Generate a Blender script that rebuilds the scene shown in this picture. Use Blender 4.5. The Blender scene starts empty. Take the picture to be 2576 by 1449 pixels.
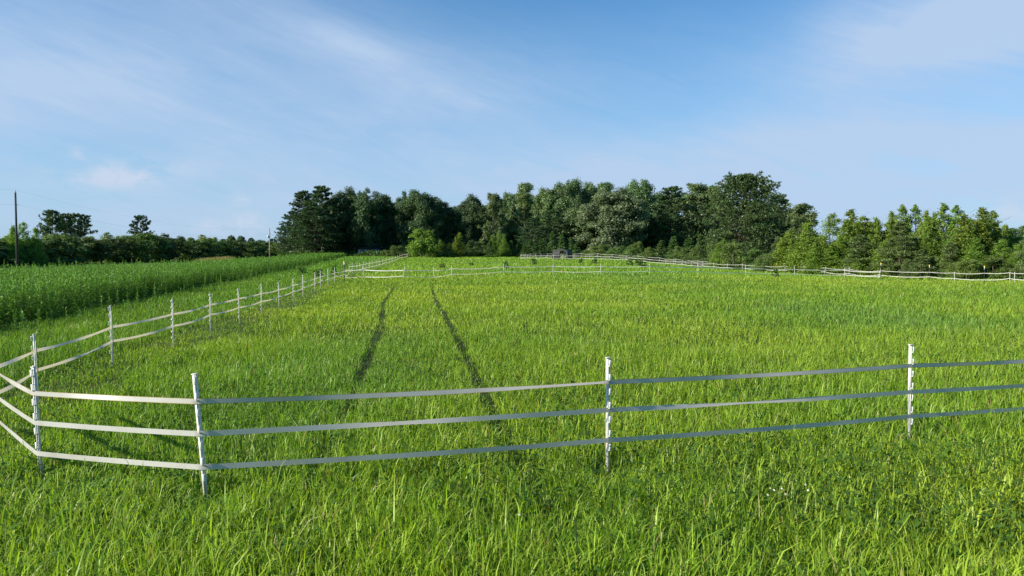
import bpy, math, random
import numpy as np

# ------------------------------------------------------------------ camera, sky, sun, exposure
SC = bpy.context.scene
COL = SC.collection
CAMH = 1.95
F = 1950.0            # focal length in units of the 2576 px wide layout grid
HZ = 640.0            # row of the horizon in that grid
rad = math.radians

cam_d = bpy.data.cameras.new("camera")
cam_d.sensor_width = 36.0
cam_d.lens = 36.0 * F / 2576.0
cam_d.clip_start = 0.05
cam_d.clip_end = 6000.0
cam = bpy.data.objects.new("camera", cam_d)
COL.objects.link(cam)
cam.location = (0, 0, CAMH)
cam.rotation_euler = (rad(90) - math.atan((724.5 - HZ) / F), 0, 0)
SC.camera = cam

SUN_ELEV = 26.0
SUN_DIR = (-0.93, -0.36)              # horizontal direction towards the sun
SUN_STRENGTH = 5.0
SKY_STRENGTH = 0.064
SC.view_settings.view_transform = 'Standard'
SC.view_settings.look = 'None'
SC.view_settings.gamma = 1.0
SC.view_settings.use_curve_mapping = False
SC.view_settings.exposure = 0.8

l = bpy.data.lights.new("sun", 'SUN')
l.energy = SUN_STRENGTH
l.angle = rad(0.5)
l.color = (1.0, 0.90, 0.74)
sun = bpy.data.objects.new("sun", l)
COL.objects.link(sun)
hd = math.hypot(*SUN_DIR)
ce, se = math.cos(rad(SUN_ELEV)), math.sin(rad(SUN_ELEV))
sx, sy, sz = SUN_DIR[0] / hd * ce, SUN_DIR[1] / hd * ce, se
from mathutils import Vector, Matrix
sun.rotation_euler = Vector((sx, sy, sz)).to_track_quat('Z', 'Y').to_euler()


class NT:
    """small helper for node trees"""
    def __init__(self, tree):
        self.t = tree
        self.n = tree.nodes
        self.l = tree.links

    def node(self, typ, **kw):
        n = self.n.new(typ)
        for k, v in kw.items():
            setattr(n, k, v)
        return n

    def put(self, sock, v):
        if hasattr(v, 'is_output') or isinstance(v, bpy.types.NodeSocket):
            self.l.new(v, sock)
        else:
            sock.default_value = v

    def math(self, op, a, b=None, c=None, clamp=False):
        n = self.node('ShaderNodeMath', operation=op, use_clamp=clamp)
        self.put(n.inputs[0], a)
        if b is not None:
            self.put(n.inputs[1], b)
        if c is not None:
            self.put(n.inputs[2], c)
        return n.outputs[0]

    def mix(self, fac, a, b, mode='MIX'):
        n = self.node('ShaderNodeMix', data_type='RGBA', blend_type=mode)
        self.put(n.inputs[0], fac)
        self.put(n.inputs[6], a)
        self.put(n.inputs[7], b)
        return n.outputs[2]

    def ramp(self, fac, pts):
        n = self.node('ShaderNodeValToRGB')
        e = n.color_ramp.elements
        while len(e) < len(pts):
            e.new(0.5)
        for i, (p, c) in enumerate(pts):
            e[i].position = p
            e[i].color = c if len(c) == 4 else (*c, 1)
        self.put(n.inputs[0], fac)
        return n.outputs[0]

    def noise(self, vec, scale, detail=4, rough=0.5, dist=0.0):
        n = self.node('ShaderNodeTexNoise')
        if vec is not None:
            self.put(n.inputs['Vector'], vec)
        n.inputs['Scale'].default_value = scale
        n.inputs['Detail'].default_value = detail
        n.inputs['Roughness'].default_value = rough
        n.inputs['Distortion'].default_value = dist
        return n.outputs[0]


def build_world():
    w = bpy.data.worlds.new("World")
    SC.world = w
    w.use_nodes = True
    w.node_tree.nodes.clear()
    N = NT(w.node_tree)
    out = N.node('ShaderNodeOutputWorld')
    bg = N.node('ShaderNodeBackground')
    bg.inputs['Strength'].default_value = SKY_STRENGTH
    N.l.new(bg.outputs[0], out.inputs[0])
    sky = N.node('ShaderNodeTexSky', sky_type='NISHITA')
    sky.sun_disc = False
    sky.sun_elevation = rad(SUN_ELEV)
    sky.sun_rotation = math.atan2(SUN_DIR[0], SUN_DIR[1])
    sky.altitude = 100
    sky.air_density = 1.0
    sky.dust_density = 0.6
    sky.ozone_density = 2.5
    tc = N.node('ShaderNodeTexCoord')
    sep = N.node('ShaderNodeSeparateXYZ')
    N.l.new(tc.outputs['Generated'], sep.inputs[0])
    X, Y, Z = sep.outputs
    hor = N.math('SQRT', N.math('ADD', N.math('MULTIPLY', X, X), N.math('MULTIPLY', Y, Y)))
    az = N.math('ARCTAN2', X, Y)
    el = N.math('ARCTAN2', Z, hor)

    def gauss(px, py, wx, wy, amp, rot=0.0):
        a0 = math.atan((px - 1288) / F)
        e0 = math.atan((HZ - py) / F)
        da, de = N.math('SUBTRACT', az, a0), N.math('SUBTRACT', el, e0)
        c, s = math.cos(rad(rot)), math.sin(rad(rot))
        u = N.math('MULTIPLY_ADD', da, c / (wx / F), N.math('MULTIPLY', de, s / (wx / F)))
        v = N.math('MULTIPLY_ADD', da, -s / (wy / F), N.math('MULTIPLY', de, c / (wy / F)))
        q = N.math('MULTIPLY_ADD', u, u, N.math('MULTIPLY', v, v))
        return N.math('MULTIPLY', N.math('EXPONENT', N.math('MULTIPLY', q, -1.0)), amp)

    def addup(lst):
        s = lst[0]
        for g in lst[1:]:
            s = N.math('ADD', s, g)
        return s

    # thin high veil: broad patches with stretched streaks inside
    veil = addup([gauss(250, 250, 620, 130, .50, 10), gauss(900, 330, 640, 130, .48, 12), gauss(1500, 430, 700, 120, .48, 6),
                  gauss(740, 80, 380, 70, .26, -14), gauss(1000, 185, 230, 40, .24, -22), gauss(2480, 130, 330, 95, .95, 8),
                  gauss(2450, 395, 330, 34, .42, -4), gauss(2150, 110, 150, 110, .18, 30), gauss(200, 580, 700, 120, .42, 0),
                  gauss(1900, 610, 1500, 170, .60, 0), gauss(2350, 330, 500, 140, .16, -8), gauss(1900, 420, 600, 120, .26, 6), gauss(2400, 520, 700, 110, .35, 0), gauss(200, 30, 600, 110, .22, 10), gauss(1150, 250, 900, 200, .14, 0), gauss(-900, 300, 700, 300, .6, 0), gauss(3500, 200, 700, 300, .6, 0)])
    cmb = N.node('ShaderNodeCombineXYZ')
    c, s = math.cos(rad(15)), math.sin(rad(15))
    N.put(cmb.inputs[0], N.math('MULTIPLY_ADD', az, 1.6 * c, N.math('MULTIPLY', el, -1.6 * s)))
    N.put(cmb.inputs[1], N.math('MULTIPLY_ADD', az, 9.0 * s, N.math('MULTIPLY', el, 9.0 * c)))
    streak = N.noise(cmb.outputs[0], 2.2, 7, 0.58, 0.9)
    cmbf = N.node('ShaderNodeCombineXYZ')
    cf, sf = math.cos(rad(19)), math.sin(rad(19))
    N.put(cmbf.inputs[0], N.math('MULTIPLY_ADD', az, 5.0 * cf, N.math('MULTIPLY', el, -5.0 * sf)))
    N.put(cmbf.inputs[1], N.math('MULTIPLY_ADD', az, 30.0 * sf, N.math('MULTIPLY', el, 30.0 * cf)))
    fibre = N.noise(cmbf.outputs[0], 1.5, 9, 0.66, 1.4)
    cmb2 = N.node('ShaderNodeCombineXYZ')
    N.put(cmb2.inputs[0], N.math('MULTIPLY', az, 5.0))
    N.put(cmb2.inputs[1], N.math('MULTIPLY', el, 9.0))
    soft = N.noise(cmb2.outputs[0], 1.1, 5, 0.6, 0.4)
    mod = N.math('ADD', N.math('MULTIPLY', N.math('SUBTRACT', streak, 0.5), 0.75), N.math('MULTIPLY', N.math('SUBTRACT', soft, 0.5), 0.6))
    mod = N.math('ADD', mod, N.math('MULTIPLY', N.math('SUBTRACT', fibre, 0.5), 0.5))
    veil = N.math('MULTIPLY', veil, N.math('ADD', 1.0, mod), clamp=False)
    veil = N.math('MINIMUM', N.math('MAXIMUM', veil, 0.0), 0.94)
    # low puffs above the left tree line
    cmb3 = N.node('ShaderNodeCombineXYZ')
    N.put(cmb3.inputs[0], N.math('MULTIPLY', az, 14.0))
    N.put(cmb3.inputs[1], N.math('MULTIPLY', el, 26.0))
    puffn = N.noise(cmb3.outputs[0], 1.6, 6, 0.62, 0.3)
    puff = addup([gauss(320, 462, 130, 34, 1.0, 6), gauss(205, 420, 16, 14, 1.0, -40), gauss(610, 510, 20, 12, .9), gauss(605, 565, 55, 34, .9),
                  gauss(510, 575, 30, 14, .5), gauss(2545, 545, 60, 26, .8)])
    puff = N.math('MULTIPLY', puff, N.math('MULTIPLY', N.math('SUBTRACT', puffn, 0.38), 4.5, clamp=True))
    puff = N.math('MINIMUM', N.math('MAXIMUM', puff, 0.0), 0.85)
    k = 1.0 / SKY_STRENGTH / (2 ** SC.view_settings.exposure)
    base = N.mix(1.0, sky.outputs[0], SKY_TINT, 'MULTIPLY')
    col = N.mix(veil, base, (0.485 * k, 0.63 * k, 0.85 * k, 1))
    col = N.mix(puff, col, (0.60 * k, 0.69 * k, 0.85 * k, 1))
    N.l.new(col, bg.inputs['Color'])


SKY_TINT = (0.53, 1.10, 1.42, 1)
build_world()

# ------------------------------------------------------------------ helpers
RNG = np.random.default_rng(11)
random.seed(5)


def vnoise(x, y, scale, seed=0):
    """smooth value noise in 0..1 on world coordinates"""
    x = np.asarray(x, float) / scale + seed * 17.31
    y = np.asarray(y, float) / scale - seed * 9.77
    xi, yi = np.floor(x).astype(np.int64), np.floor(y).astype(np.int64)
    fx, fy = x - xi, y - yi
    fx, fy = fx * fx * (3 - 2 * fx), fy * fy * (3 - 2 * fy)

    def h(a, b):
        v = (a * 374761393 + b * 668265263 + seed * 1442695) & 0xffffffff
        v = ((v ^ (v >> 13)) * 1274126177) & 0xffffffff
        return ((v ^ (v >> 16)) & 0xffff) / 65535.0
    return (h(xi, yi) * (1 - fx) + h(xi + 1, yi) * fx) * (1 - fy) + (h(xi, yi + 1) * (1 - fx) + h(xi + 1, yi + 1) * fx) * fy


def sstep(a, b, t):
    t = np.clip((np.asarray(t, float) - a) / (b - a), 0, 1)
    return t * t * (3 - 2 * t)


def tz(x, y):
    """height of the ground"""
    x, y = np.asarray(x, float), np.asarray(y, float)
    yy = np.maximum(y, 1.0)
    ratio = x / yy
    rise = sstep(62, 195, y) * 1.45 * (1 - 1.0 * sstep(0.10, 0.34, ratio) * (1 - sstep(150, 260, y))) * (1 - .75 * sstep(0.24, 0.42, -ratio))
    fall = -0.42 * sstep(14, 34, x) * sstep(42, 66, y) * (1 - sstep(150, 260, y))
    bump = (vnoise(x, y, 3.1, 3) - .5) * .07 + (vnoise(x, y, 11.0, 4) - .5) * .10 * sstep(14, 40, y)
    return rise + fall + bump


def gz(x, y):
    return float(tz(x, y))


PITCH = math.atan((724.5 - HZ) / F)


def zrow(py, d):
    """height of the point seen in row py at distance d"""
    v = (py - 724.5) / F
    return CAMH - (math.sin(PITCH) + v * math.cos(PITCH)) * d / (math.cos(PITCH) - v * math.sin(PITCH))


def at(px, d):
    """ground point seen in column px at distance d"""
    v = math.tan(math.atan(CAMH / d) - PITCH)
    x = (px - 1288) / F * d / (math.cos(PITCH) - v * math.sin(PITCH))
    return Vector((x, d, gz(x, d)))


def mesh_from(name, V, tris=None, quads=None, col=None, uv=None, smooth=False):
    me = bpy.data.meshes.new(name)
    V = np.ascontiguousarray(V, dtype=np.float32)
    loops, starts, n = [], [], 0
    if quads is not None and len(quads):
        q = np.asarray(quads, dtype=np.int32)
        loops.append(q.ravel())
        starts.append(np.arange(len(q), dtype=np.int32) * 4)
        n = q.size
    if tris is not None and len(tris):
        t = np.asarray(tris, dtype=np.int32)
        loops.append(t.ravel())
        starts.append(np.arange(len(t), dtype=np.int32) * 3 + n)
    loops = np.concatenate(loops)
    starts = np.concatenate(starts)
    me.vertices.add(len(V))
    me.vertices.foreach_set('co', V.ravel())
    me.loops.add(len(loops))
    me.loops.foreach_set('vertex_index', loops)
    me.polygons.add(len(starts))
    me.polygons.foreach_set('loop_start', starts)
    if smooth:
        me.polygons.foreach_set('use_smooth', np.ones(len(starts), dtype=bool))
    if col is not None:
        a = me.color_attributes.new('Col', 'FLOAT_COLOR', 'POINT')
        c = np.ones((len(V), 4), dtype=np.float32)
        c[:, :3] = col
        a.data.foreach_set('color', c.ravel())
    if uv is not None:
        u = me.uv_layers.new(name='UVMap')
        u.data.foreach_set('uv', np.asarray(uv, dtype=np.float32)[loops].ravel())
    me.update(calc_edges=True)
    return me


class MB:
    """collects boxes, tubes and prisms into one mesh"""
    def __init__(self):
        self.v, self.q, self.t, self.n = [], [], [], 0

    def add(self, v, q=(), t=()):
        self.v.append(np.asarray(v, float))
        self.q += [[i + self.n for i in f] for f in q]
        self.t += [[i + self.n for i in f] for f in t]
        self.n += len(v)

    def box(self, x0, x1, y0, y1, z0, z1, bev=0.0, M=None):
        b = bev
        rings = [(z0, b), (z0 + b, 0), (z1 - b, 0), (z1, b)] if b > 0 else [(z0, 0), (z1, 0)]
        V, Q, T = [], [], []
        for z, i in rings:
            c = b * .6
            ring = [(x0 + c, y0), (x1 - c, y0), (x1, y0 + c), (x1, y1 - c), (x1 - c, y1), (x0 + c, y1), (x0, y1 - c), (x0, y0 + c)] if b > 0 \
                else [(x0, y0), (x1, y0), (x1, y1), (x0, y1)]
            mx, my = (x0 + x1) / 2, (y0 + y1) / 2
            for (x, y) in ring:
                if i:
                    x = mx + (x - mx) * max(0, 1 - 2 * i / (x1 - x0))
                    y = my + (y - my) * max(0, 1 - 2 * i / (y1 - y0))
                V.append((x, y, z))
        n = 8 if b > 0 else 4
        for r in range(len(rings) - 1):
            for k in range(n):
                Q.append((r * n + k, r * n + (k + 1) % n, (r + 1) * n + (k + 1) % n, (r + 1) * n + k))
        for k in range(1, n - 1):
            T.append((0, k + 1, k))
            o = (len(rings) - 1) * n
            T.append((o, o + k, o + k + 1))
        V = np.array(V)
        if M is not None:
            V = np.array([list(M @ Vector(p)) for p in V])
        self.add(V, Q, T)

    def tube(self, pts, radii, n=6, cap=True):
        pts = [Vector(p) for p in pts]
        V, Q, T = [], [], []
        for i, p in enumerate(pts):
            d = (pts[min(i + 1, len(pts) - 1)] - pts[max(i - 1, 0)]).normalized()
            a = Vector((1, 0, 0)) if abs(d.x) < .8 else Vector((0, 1, 0))
            u = d.cross(a).normalized()
            w = d.cross(u)
            for k in range(n):
                an = 2 * math.pi * k / n
                V.append(p + (u * math.cos(an) + w * math.sin(an)) * radii[i])
        for i in range(len(pts) - 1):
            for k in range(n):
                Q.append((i * n + k, i * n + (k + 1) % n, (i + 1) * n + (k + 1) % n, (i + 1) * n + k))
        if cap:
            for k in range(1, n - 1):
                T.append((0, k + 1, k))
                o = (len(pts) - 1) * n
                T.append((o, o + k, o + k + 1))
        self.add([tuple(p) for p in V], Q, T)

    def mesh(self, name, smooth=False):
        return mesh_from(name, np.concatenate(self.v), self.t, self.q, smooth=smooth)


def obj(name, me, mat=None, parent=None, loc=None):
    o = bpy.data.objects.new(name, me)
    COL.objects.link(o)
    if mat is not None and me is not None and not me.materials:
        me.materials.append(mat)
    if parent is not None:
        o.parent = parent
    if loc is not None:
        o.location = loc
    return o


def tag(o, label=None, cat=None, group=None, kind=None):
    if label:
        o['label'] = label
    if cat:
        o['category'] = cat
    if group:
        o['group'] = group
    if kind:
        o['kind'] = kind
    return o


def empty(name, loc, rz=0.0, label=None, cat=None, group=None):
    o = bpy.data.objects.new(name, None)
    o.empty_display_size = 0.2
    COL.objects.link(o)
    o.location = loc
    o.rotation_euler = (0, 0, rz)
    return tag(o, label, cat, group)


# ------------------------------------------------------------------ materials
def new_mat(name):
    m = bpy.data.materials.new(name)
    m.use_nodes = True
    m.node_tree.nodes.clear()
    N = NT(m.node_tree)
    out = N.node('ShaderNodeOutputMaterial')
    return m, N, out


def leaf_mat(name, trans=0.4, tcol=(1.15, 1.25, 0.45), rough=0.5, spec=0.25, vary=0.25, hue=0.02):
    """foliage: colour from the Col attribute, part of the light comes through the leaf"""
    m, N, out = new_mat(name)
    a = N.node('ShaderNodeAttribute', attribute_name='Col')
    info = N.node('ShaderNodeObjectInfo')
    hsv = N.node('ShaderNodeHueSaturation')
    N.put(hsv.inputs['Color'], a.outputs['Color'])
    r = info.outputs['Random']
    N.put(hsv.inputs['Value'], N.math('MULTIPLY_ADD', r, vary, 1 - vary / 2))
    r2 = N.math('FRACT', N.math('MULTIPLY', r, 7.31))
    N.put(hsv.inputs['Hue'], N.math('MULTIPLY_ADD', r2, hue, 0.5 - hue / 2))
    p = N.node('ShaderNodeBsdfPrincipled')
    N.l.new(hsv.outputs[0], p.inputs['Base Color'])
    p.inputs['Roughness'].default_value = rough
    p.inputs['Specular IOR Level'].default_value = spec
    t = N.node('ShaderNodeBsdfTranslucent')
    N.l.new(N.mix(1.0, hsv.outputs[0], (*tcol, 1), 'MULTIPLY'), t.inputs['Color'])
    mx = N.node('ShaderNodeMixShader')
    mx.inputs[0].default_value = trans
    N.l.new(p.outputs[0], mx.inputs[1])
    N.l.new(t.outputs[0], mx.inputs[2])
    N.l.new(mx.outputs[0], out.inputs[0])
    return m


def plain_mat(name, rgb, rough=0.6, spec=0.4, metallic=0.0, noise=0.0, nscale=20.0, rgb2=None):
    m, N, out = new_mat(name)
    p = N.node('ShaderNodeBsdfPrincipled')
    p.inputs['Roughness'].default_value = rough
    p.inputs['Specular IOR Level'].default_value = spec
    p.inputs['Metallic'].default_value = metallic
    if noise > 0:
        tc = N.node('ShaderNodeTexCoord')
        f = N.noise(tc.outputs['Object'], nscale, 5, 0.6)
        c2 = rgb2 or tuple(c * .55 for c in rgb)
        c = N.mix(N.math('MULTIPLY', N.math('SUBTRACT', f, 0.42), noise * 3.0, clamp=True), (*rgb, 1), (*c2, 1))
        N.l.new(c, p.inputs['Base Color'])
    else:
        p.inputs['Base Color'].default_value = (*rgb, 1)
    N.l.new(p.outputs[0], out.inputs[0])
    return m


def tape_mat(name, edge, k=1.0):
    """woven white polytape: fine weave, thin coloured edge threads, light passes through"""
    m, N, out = new_mat(name)
    uv = N.node('ShaderNodeUVMap')
    sep = N.node('ShaderNodeSeparateXYZ')
    N.l.new(uv.outputs[0], sep.inputs[0])
    u, v = sep.outputs[0], sep.outputs[1]
    weave = N.math('SINE', N.math('MULTIPLY', u, 2 * math.pi * 160))
    rows = N.math('SINE', N.math('MULTIPLY', v, 2 * math.pi * 9))
    w = N.math('MULTIPLY_ADD', N.math('MULTIPLY', weave, rows), 0.10, 0.90)
    tc = N.node('ShaderNodeTexCoord')
    dirt = N.noise(tc.outputs['Object'], 3.0, 6, 0.65)
    dirt = N.math('MULTIPLY', N.math('SUBTRACT', dirt, 0.45), 2.2, clamp=True)
    base = N.mix(dirt, (0.64 * k, 0.63 * k, 0.60 * k, 1), (0.50 * k, 0.46 * k, 0.38 * k, 1))
    base = N.mix(1.0, base, w, 'MULTIPLY')
    e = N.math('GREATER_THAN', N.math('ABSOLUTE', N.math('SUBTRACT', v, 0.5)), 0.42)
    base = N.mix(N.math('MULTIPLY', e, edge), base, (0.42, 0.22, 0.05, 1))
    p = N.node('ShaderNodeBsdfPrincipled')
    N.l.new(base, p.inputs['Base Color'])
    p.inputs['Roughness'].default_value = 0.38
    p.inputs['Specular IOR Level'].default_value = 0.5
    t = N.node('ShaderNodeBsdfTranslucent')
    N.l.new(N.mix(1.0, base, (0.95, 0.85, 0.66, 1), 'MULTIPLY'), t.inputs['Color'])
    mx = N.node('ShaderNodeMixShader')
    mx.inputs[0].default_value = 0.36
    N.l.new(p.outputs[0], mx.inputs[1])
    N.l.new(t.outputs[0], mx.inputs[2])
    N.l.new(mx.outputs[0], out.inputs[0])
    return m


def bark_mat(name, a, b):
    m, N, out = new_mat(name)
    tc = N.node('ShaderNodeTexCoord')
    mp = N.node('ShaderNodeMapping')
    mp.inputs['Scale'].default_value = (6, 6, 1.2)
    N.l.new(tc.outputs['Object'], mp.inputs[0])
    f = N.noise(mp.outputs[0], 3.0, 6, 0.7)
    p = N.node('ShaderNodeBsdfPrincipled')
    N.l.new(N.ramp(f, [(0.35, a), (0.65, b)]), p.inputs['Base Color'])
    p.inputs['Roughness'].default_value = 0.9
    bp = N.node('ShaderNodeBump')
    bp.inputs['Strength'].default_value = 0.7
    bp.inputs['Distance'].default_value = 0.05
    N.l.new(f, bp.inputs['Height'])
    N.l.new(bp.outputs[0], p.inputs['Normal'])
    N.l.new(p.outputs[0], out.inputs[0])
    return m


M_GRASS = leaf_mat('grass_blade', trans=0.42, tcol=(1.15, 1.22, 0.40), vary=0, hue=0, rough=0.42, spec=0.3)
M_COVER = leaf_mat('broad_leaf', trans=0.3, tcol=(1.1, 1.2, 0.5), vary=0, hue=0, rough=0.5, spec=0.12)
M_WEED = leaf_mat('weed_leaf', trans=0.32, tcol=(1.15, 1.2, 0.5), vary=0, hue=0)
M_OAK = leaf_mat('hardwood_leaf', trans=0.30, tcol=(1.1, 1.2, 0.5), vary=0.34, hue=0.03, spec=0.35)
M_PINE = leaf_mat('pine_needle', trans=0.18, tcol=(1.0, 1.1, 0.5), vary=0.25, hue=0.02, rough=0.4, spec=0.35)
M_SAP = leaf_mat('sapling_leaf', trans=0.42, tcol=(1.25, 1.25, 0.4), vary=0.30, hue=0.035)
M_BARK = bark_mat('brown_bark', (0.035, 0.026, 0.02), (0.12, 0.09, 0.07))
M_GREYBARK = bark_mat('grey_bark', (0.05, 0.045, 0.04), (0.17, 0.15, 0.13))
M_PVC = plain_mat('white_pvc', (0.60, 0.59, 0.56), rough=0.42, spec=0.45, noise=0.8, nscale=14, rgb2=(0.42, 0.40, 0.33))
M_CLIP = plain_mat('white_clip', (0.74, 0.73, 0.70), rough=0.35, spec=0.5)
M_TAPE = tape_mat('woven_tape', 0.0)
M_TAPE_E = tape_mat('edged_tape', 0.75)
M_TAPE_B = tape_mat('bright_tape', 0.0, 1.3)
M_STEEL = plain_mat('dark_green_steel', (0.02, 0.028, 0.022), rough=0.55)
M_WHITE = plain_mat('white_paint', (0.75, 0.75, 0.73), rough=0.5)
M_YELLOW = plain_mat('yellow_plastic', (0.85, 0.52, 0.02), rough=0.4)
M_POLE = bark_mat('weathered_pole_wood', (0.025, 0.022, 0.02), (0.07, 0.06, 0.052))
M_POLE_PALE = bark_mat('pale_pole_wood', (0.20, 0.17, 0.14), (0.42, 0.37, 0.31))
M_METAL = plain_mat('grey_transformer', (0.55, 0.57, 0.58), rough=0.4, spec=0.5)
M_WIRE = plain_mat('wire', (0.05, 0.05, 0.055), rough=0.5)
M_FABRIC = plain_mat('grey_tarpaulin', (0.045, 0.048, 0.047), rough=0.6, noise=0.5, nscale=2.5, rgb2=(0.03, 0.032, 0.033))
M_TUBE = plain_mat('galvanised_tube', (0.16, 0.165, 0.165), rough=0.4, metallic=0.6)
M_SIDING = plain_mat('white_siding', (0.62, 0.62, 0.62), rough=0.7, noise=0.3, nscale=4)
M_ROOF = plain_mat('grey_shingle', (0.035, 0.035, 0.035), rough=1.0, spec=0.02, noise=0.6, nscale=6)
M_GLASS = plain_mat('dark_window', (0.02, 0.025, 0.03), rough=0.1)
M_PETAL = plain_mat('white_petal', (0.85, 0.85, 0.82), rough=0.6)
M_EYE = plain_mat('yellow_flower_eye', (0.7, 0.45, 0.03), rough=0.7)
M_ORANGE = plain_mat('orange_petal', (0.80, 0.22, 0.03), rough=0.6)

# ------------------------------------------------------------------ layout of fences, tracks and the weed field
TRACK_L = np.array([(9.9, -10.5), (70, -10.2), (42, -6.5), (30, -5.0), (21, -3.55), (15.8, -2.87), (11.9, -2.36), (9.3, -2.0), (7.9, -1.86), (5.5, -1.6), (2, -1.3)])[1:][::-1]
TRACK_R = np.array([(70, -7.6), (38, -3.85), (30, -2.9), (23.8, -2.05), (17.3, -1.22), (13.6, -0.75), (10.6, -0.4), (8.45, -0.16), (6.8, 0.11), (5.5, 0.3), (2, .6)])[::-1]

LEFT_POSTS = [(-20, 8.25), (87, 10.1), (278, 13.6), (433, 16.3), (527, 19.4), (601, 21.8), (656, 24.9), (701, 28.2), (737, 31.9), (762, 36.0), (792, 40.5),
              (807, 44.0), (825, 48.0), (842, 52.0), (866, 56.0)]


def fence_x(y):
    """x of the left fence line at distance y"""
    pts = [((px - 1288) / F * d, d) for px, d in LEFT_POSTS] + [(-15.3, 73), (-16.0, 85), (-16.7, 98), (-18.5, 115), (-20.7, 138), (-22.8, 170)]
    ys = [p[1] for p in pts]
    xs = [p[0] for p in pts]
    return np.interp(y, [0] + ys, [-4.5] + xs)


def weed_edge(y):
    """x of the near edge of the tall weed field"""
    e = np.interp(y, [0, 18, 22, 42, 76, 120, 152, 200], [-13.2, -13.2, -14.0, -17.9, -24.0, -30.5, -35.0, -42.0])
    return e + (vnoise(y, y * 0, 2.7, 8) - .5) * 0.9


def track_dist(x, y):
    dl = np.abs(x - np.interp(y, TRACK_L[:, 0], TRACK_L[:, 1]))
    dr = np.abs(x - np.interp(y, TRACK_R[:, 0], TRACK_R[:, 1]))
    dl = dl + .075 * (1 - sstep(6, 15, y)) * (.3 + 1.4 * vnoise(x, y, .8, 38))
    return np.minimum(dl, dr)


# ------------------------------------------------------------------ ground
def build_ground():
    ys = np.concatenate([np.linspace(-30, 2, 12), np.linspace(2.5, 30, 110), np.linspace(31, 200, 170), np.linspace(210, 700, 25), np.linspace(800, 3000, 12)])
    us = np.concatenate([np.linspace(-3.0, -0.85, 24), np.linspace(-0.84, 0.84, 170), np.linspace(0.85, 3.0, 24)])
    gy, gu = np.meshgrid(ys, us, indexing='ij')
    gx = gu * (np.maximum(gy, 0) + 9)
    gzv = tz(gx, gy)
    V = np.stack([gx, gy, gzv], -1).reshape(-1, 3)
    ny, nx = len(ys), len(us)
    i = np.arange(ny - 1)[:, None] * nx + np.arange(nx - 1)[None, :]
    Q = np.stack([i, i + 1, i + 1 + nx, i + nx], -1).reshape(-1, 4)
    td = track_dist(gx, gy).reshape(-1)
    yy = gy.reshape(-1)
    worn = (1 - sstep(0.05, 0.15, td)) * (1 - sstep(36, 52, yy)) * sstep(2, 5, yy)
    mown = (1 - sstep(0.5, 1.0, np.abs(gx - fence_x(gy)))).reshape(-1)
    n1 = vnoise(gx, gy, 1.3, 21).reshape(-1)
    col = np.array([0.045, 0.080, 0.016])[None] * (0.7 + .6 * n1[:, None])
    far = sstep(30, 110, yy)[:, None]
    col = col * (1 - far) + np.array([0.090, 0.165, 0.024])[None] * far
    soil = np.array([0.032, 0.042, 0.015])[None]
    col = col * (1 - .8 * worn[:, None]) + soil * .8 * worn[:, None]
    col = col * (1 - .45 * mown[:, None]) + np.array([0.07, 0.085, 0.03])[None] * .45 * mown[:, None]
    me = mesh_from('ground', V, None, Q, col=col, smooth=True)
    m, N, out = new_mat('meadow_soil')
    a = N.node('ShaderNodeAttribute', attribute_name='Col')
    tc = N.node('ShaderNodeTexCoord')
    f = N.noise(tc.outputs['Object'], 9.0, 8, 0.7)
    f2 = N.noise(tc.outputs['Object'], 0.35, 4, 0.6)
    c = N.mix(1.0, a.outputs['Color'], N.ramp(f, [(0.3, (.45, .45, .45)), (0.7, (1.5, 1.5, 1.5))]), 'MULTIPLY')
    c = N.mix(1.0, c, N.ramp(f2, [(0.3, (.85, .8, .85)), (0.7, (1.15, 1.2, 1.1))]), 'MULTIPLY')
    p = N.node('ShaderNodeBsdfPrincipled')
    N.l.new(c, p.inputs['Base Color'])
    p.inputs['Roughness'].default_value = 0.95
    p.inputs['Specular IOR Level'].default_value = 0.1
    bp = N.node('ShaderNodeBump')
    bp.inputs['Strength'].default_value = 0.8
    bp.inputs['Distance'].default_value = 0.06
    N.l.new(f, bp.inputs['Height'])
    N.l.new(bp.outputs[0], p.inputs['Normal'])
    N.l.new(p.outputs[0], out.inputs[0])
    o = obj('ground', me, m)
    tag(o, kind='structure')


build_ground()


# ------------------------------------------------------------------ grass
def sample_wedge(n, d0, d1, expo, seed, spread=0.70, margin=2.2):
    """points in the visible wedge, density falling with distance like d**-expo"""
    r = np.random.default_rng(seed)
    k = 2 - expo
    u = r.random(n)
    d = (d0 ** k + u * (d1 ** k - d0 ** k)) ** (1 / k) if abs(k) > 1e-6 else d0 * (d1 / d0) ** u
    half = spread * d + margin
    x = (r.random(n) * 2 - 1) * half
    # keep density even across the margin
    keep = r.random(n) < (half / d) / ((spread * d0 + margin) / d0)
    return x[keep], d[keep], r


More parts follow.
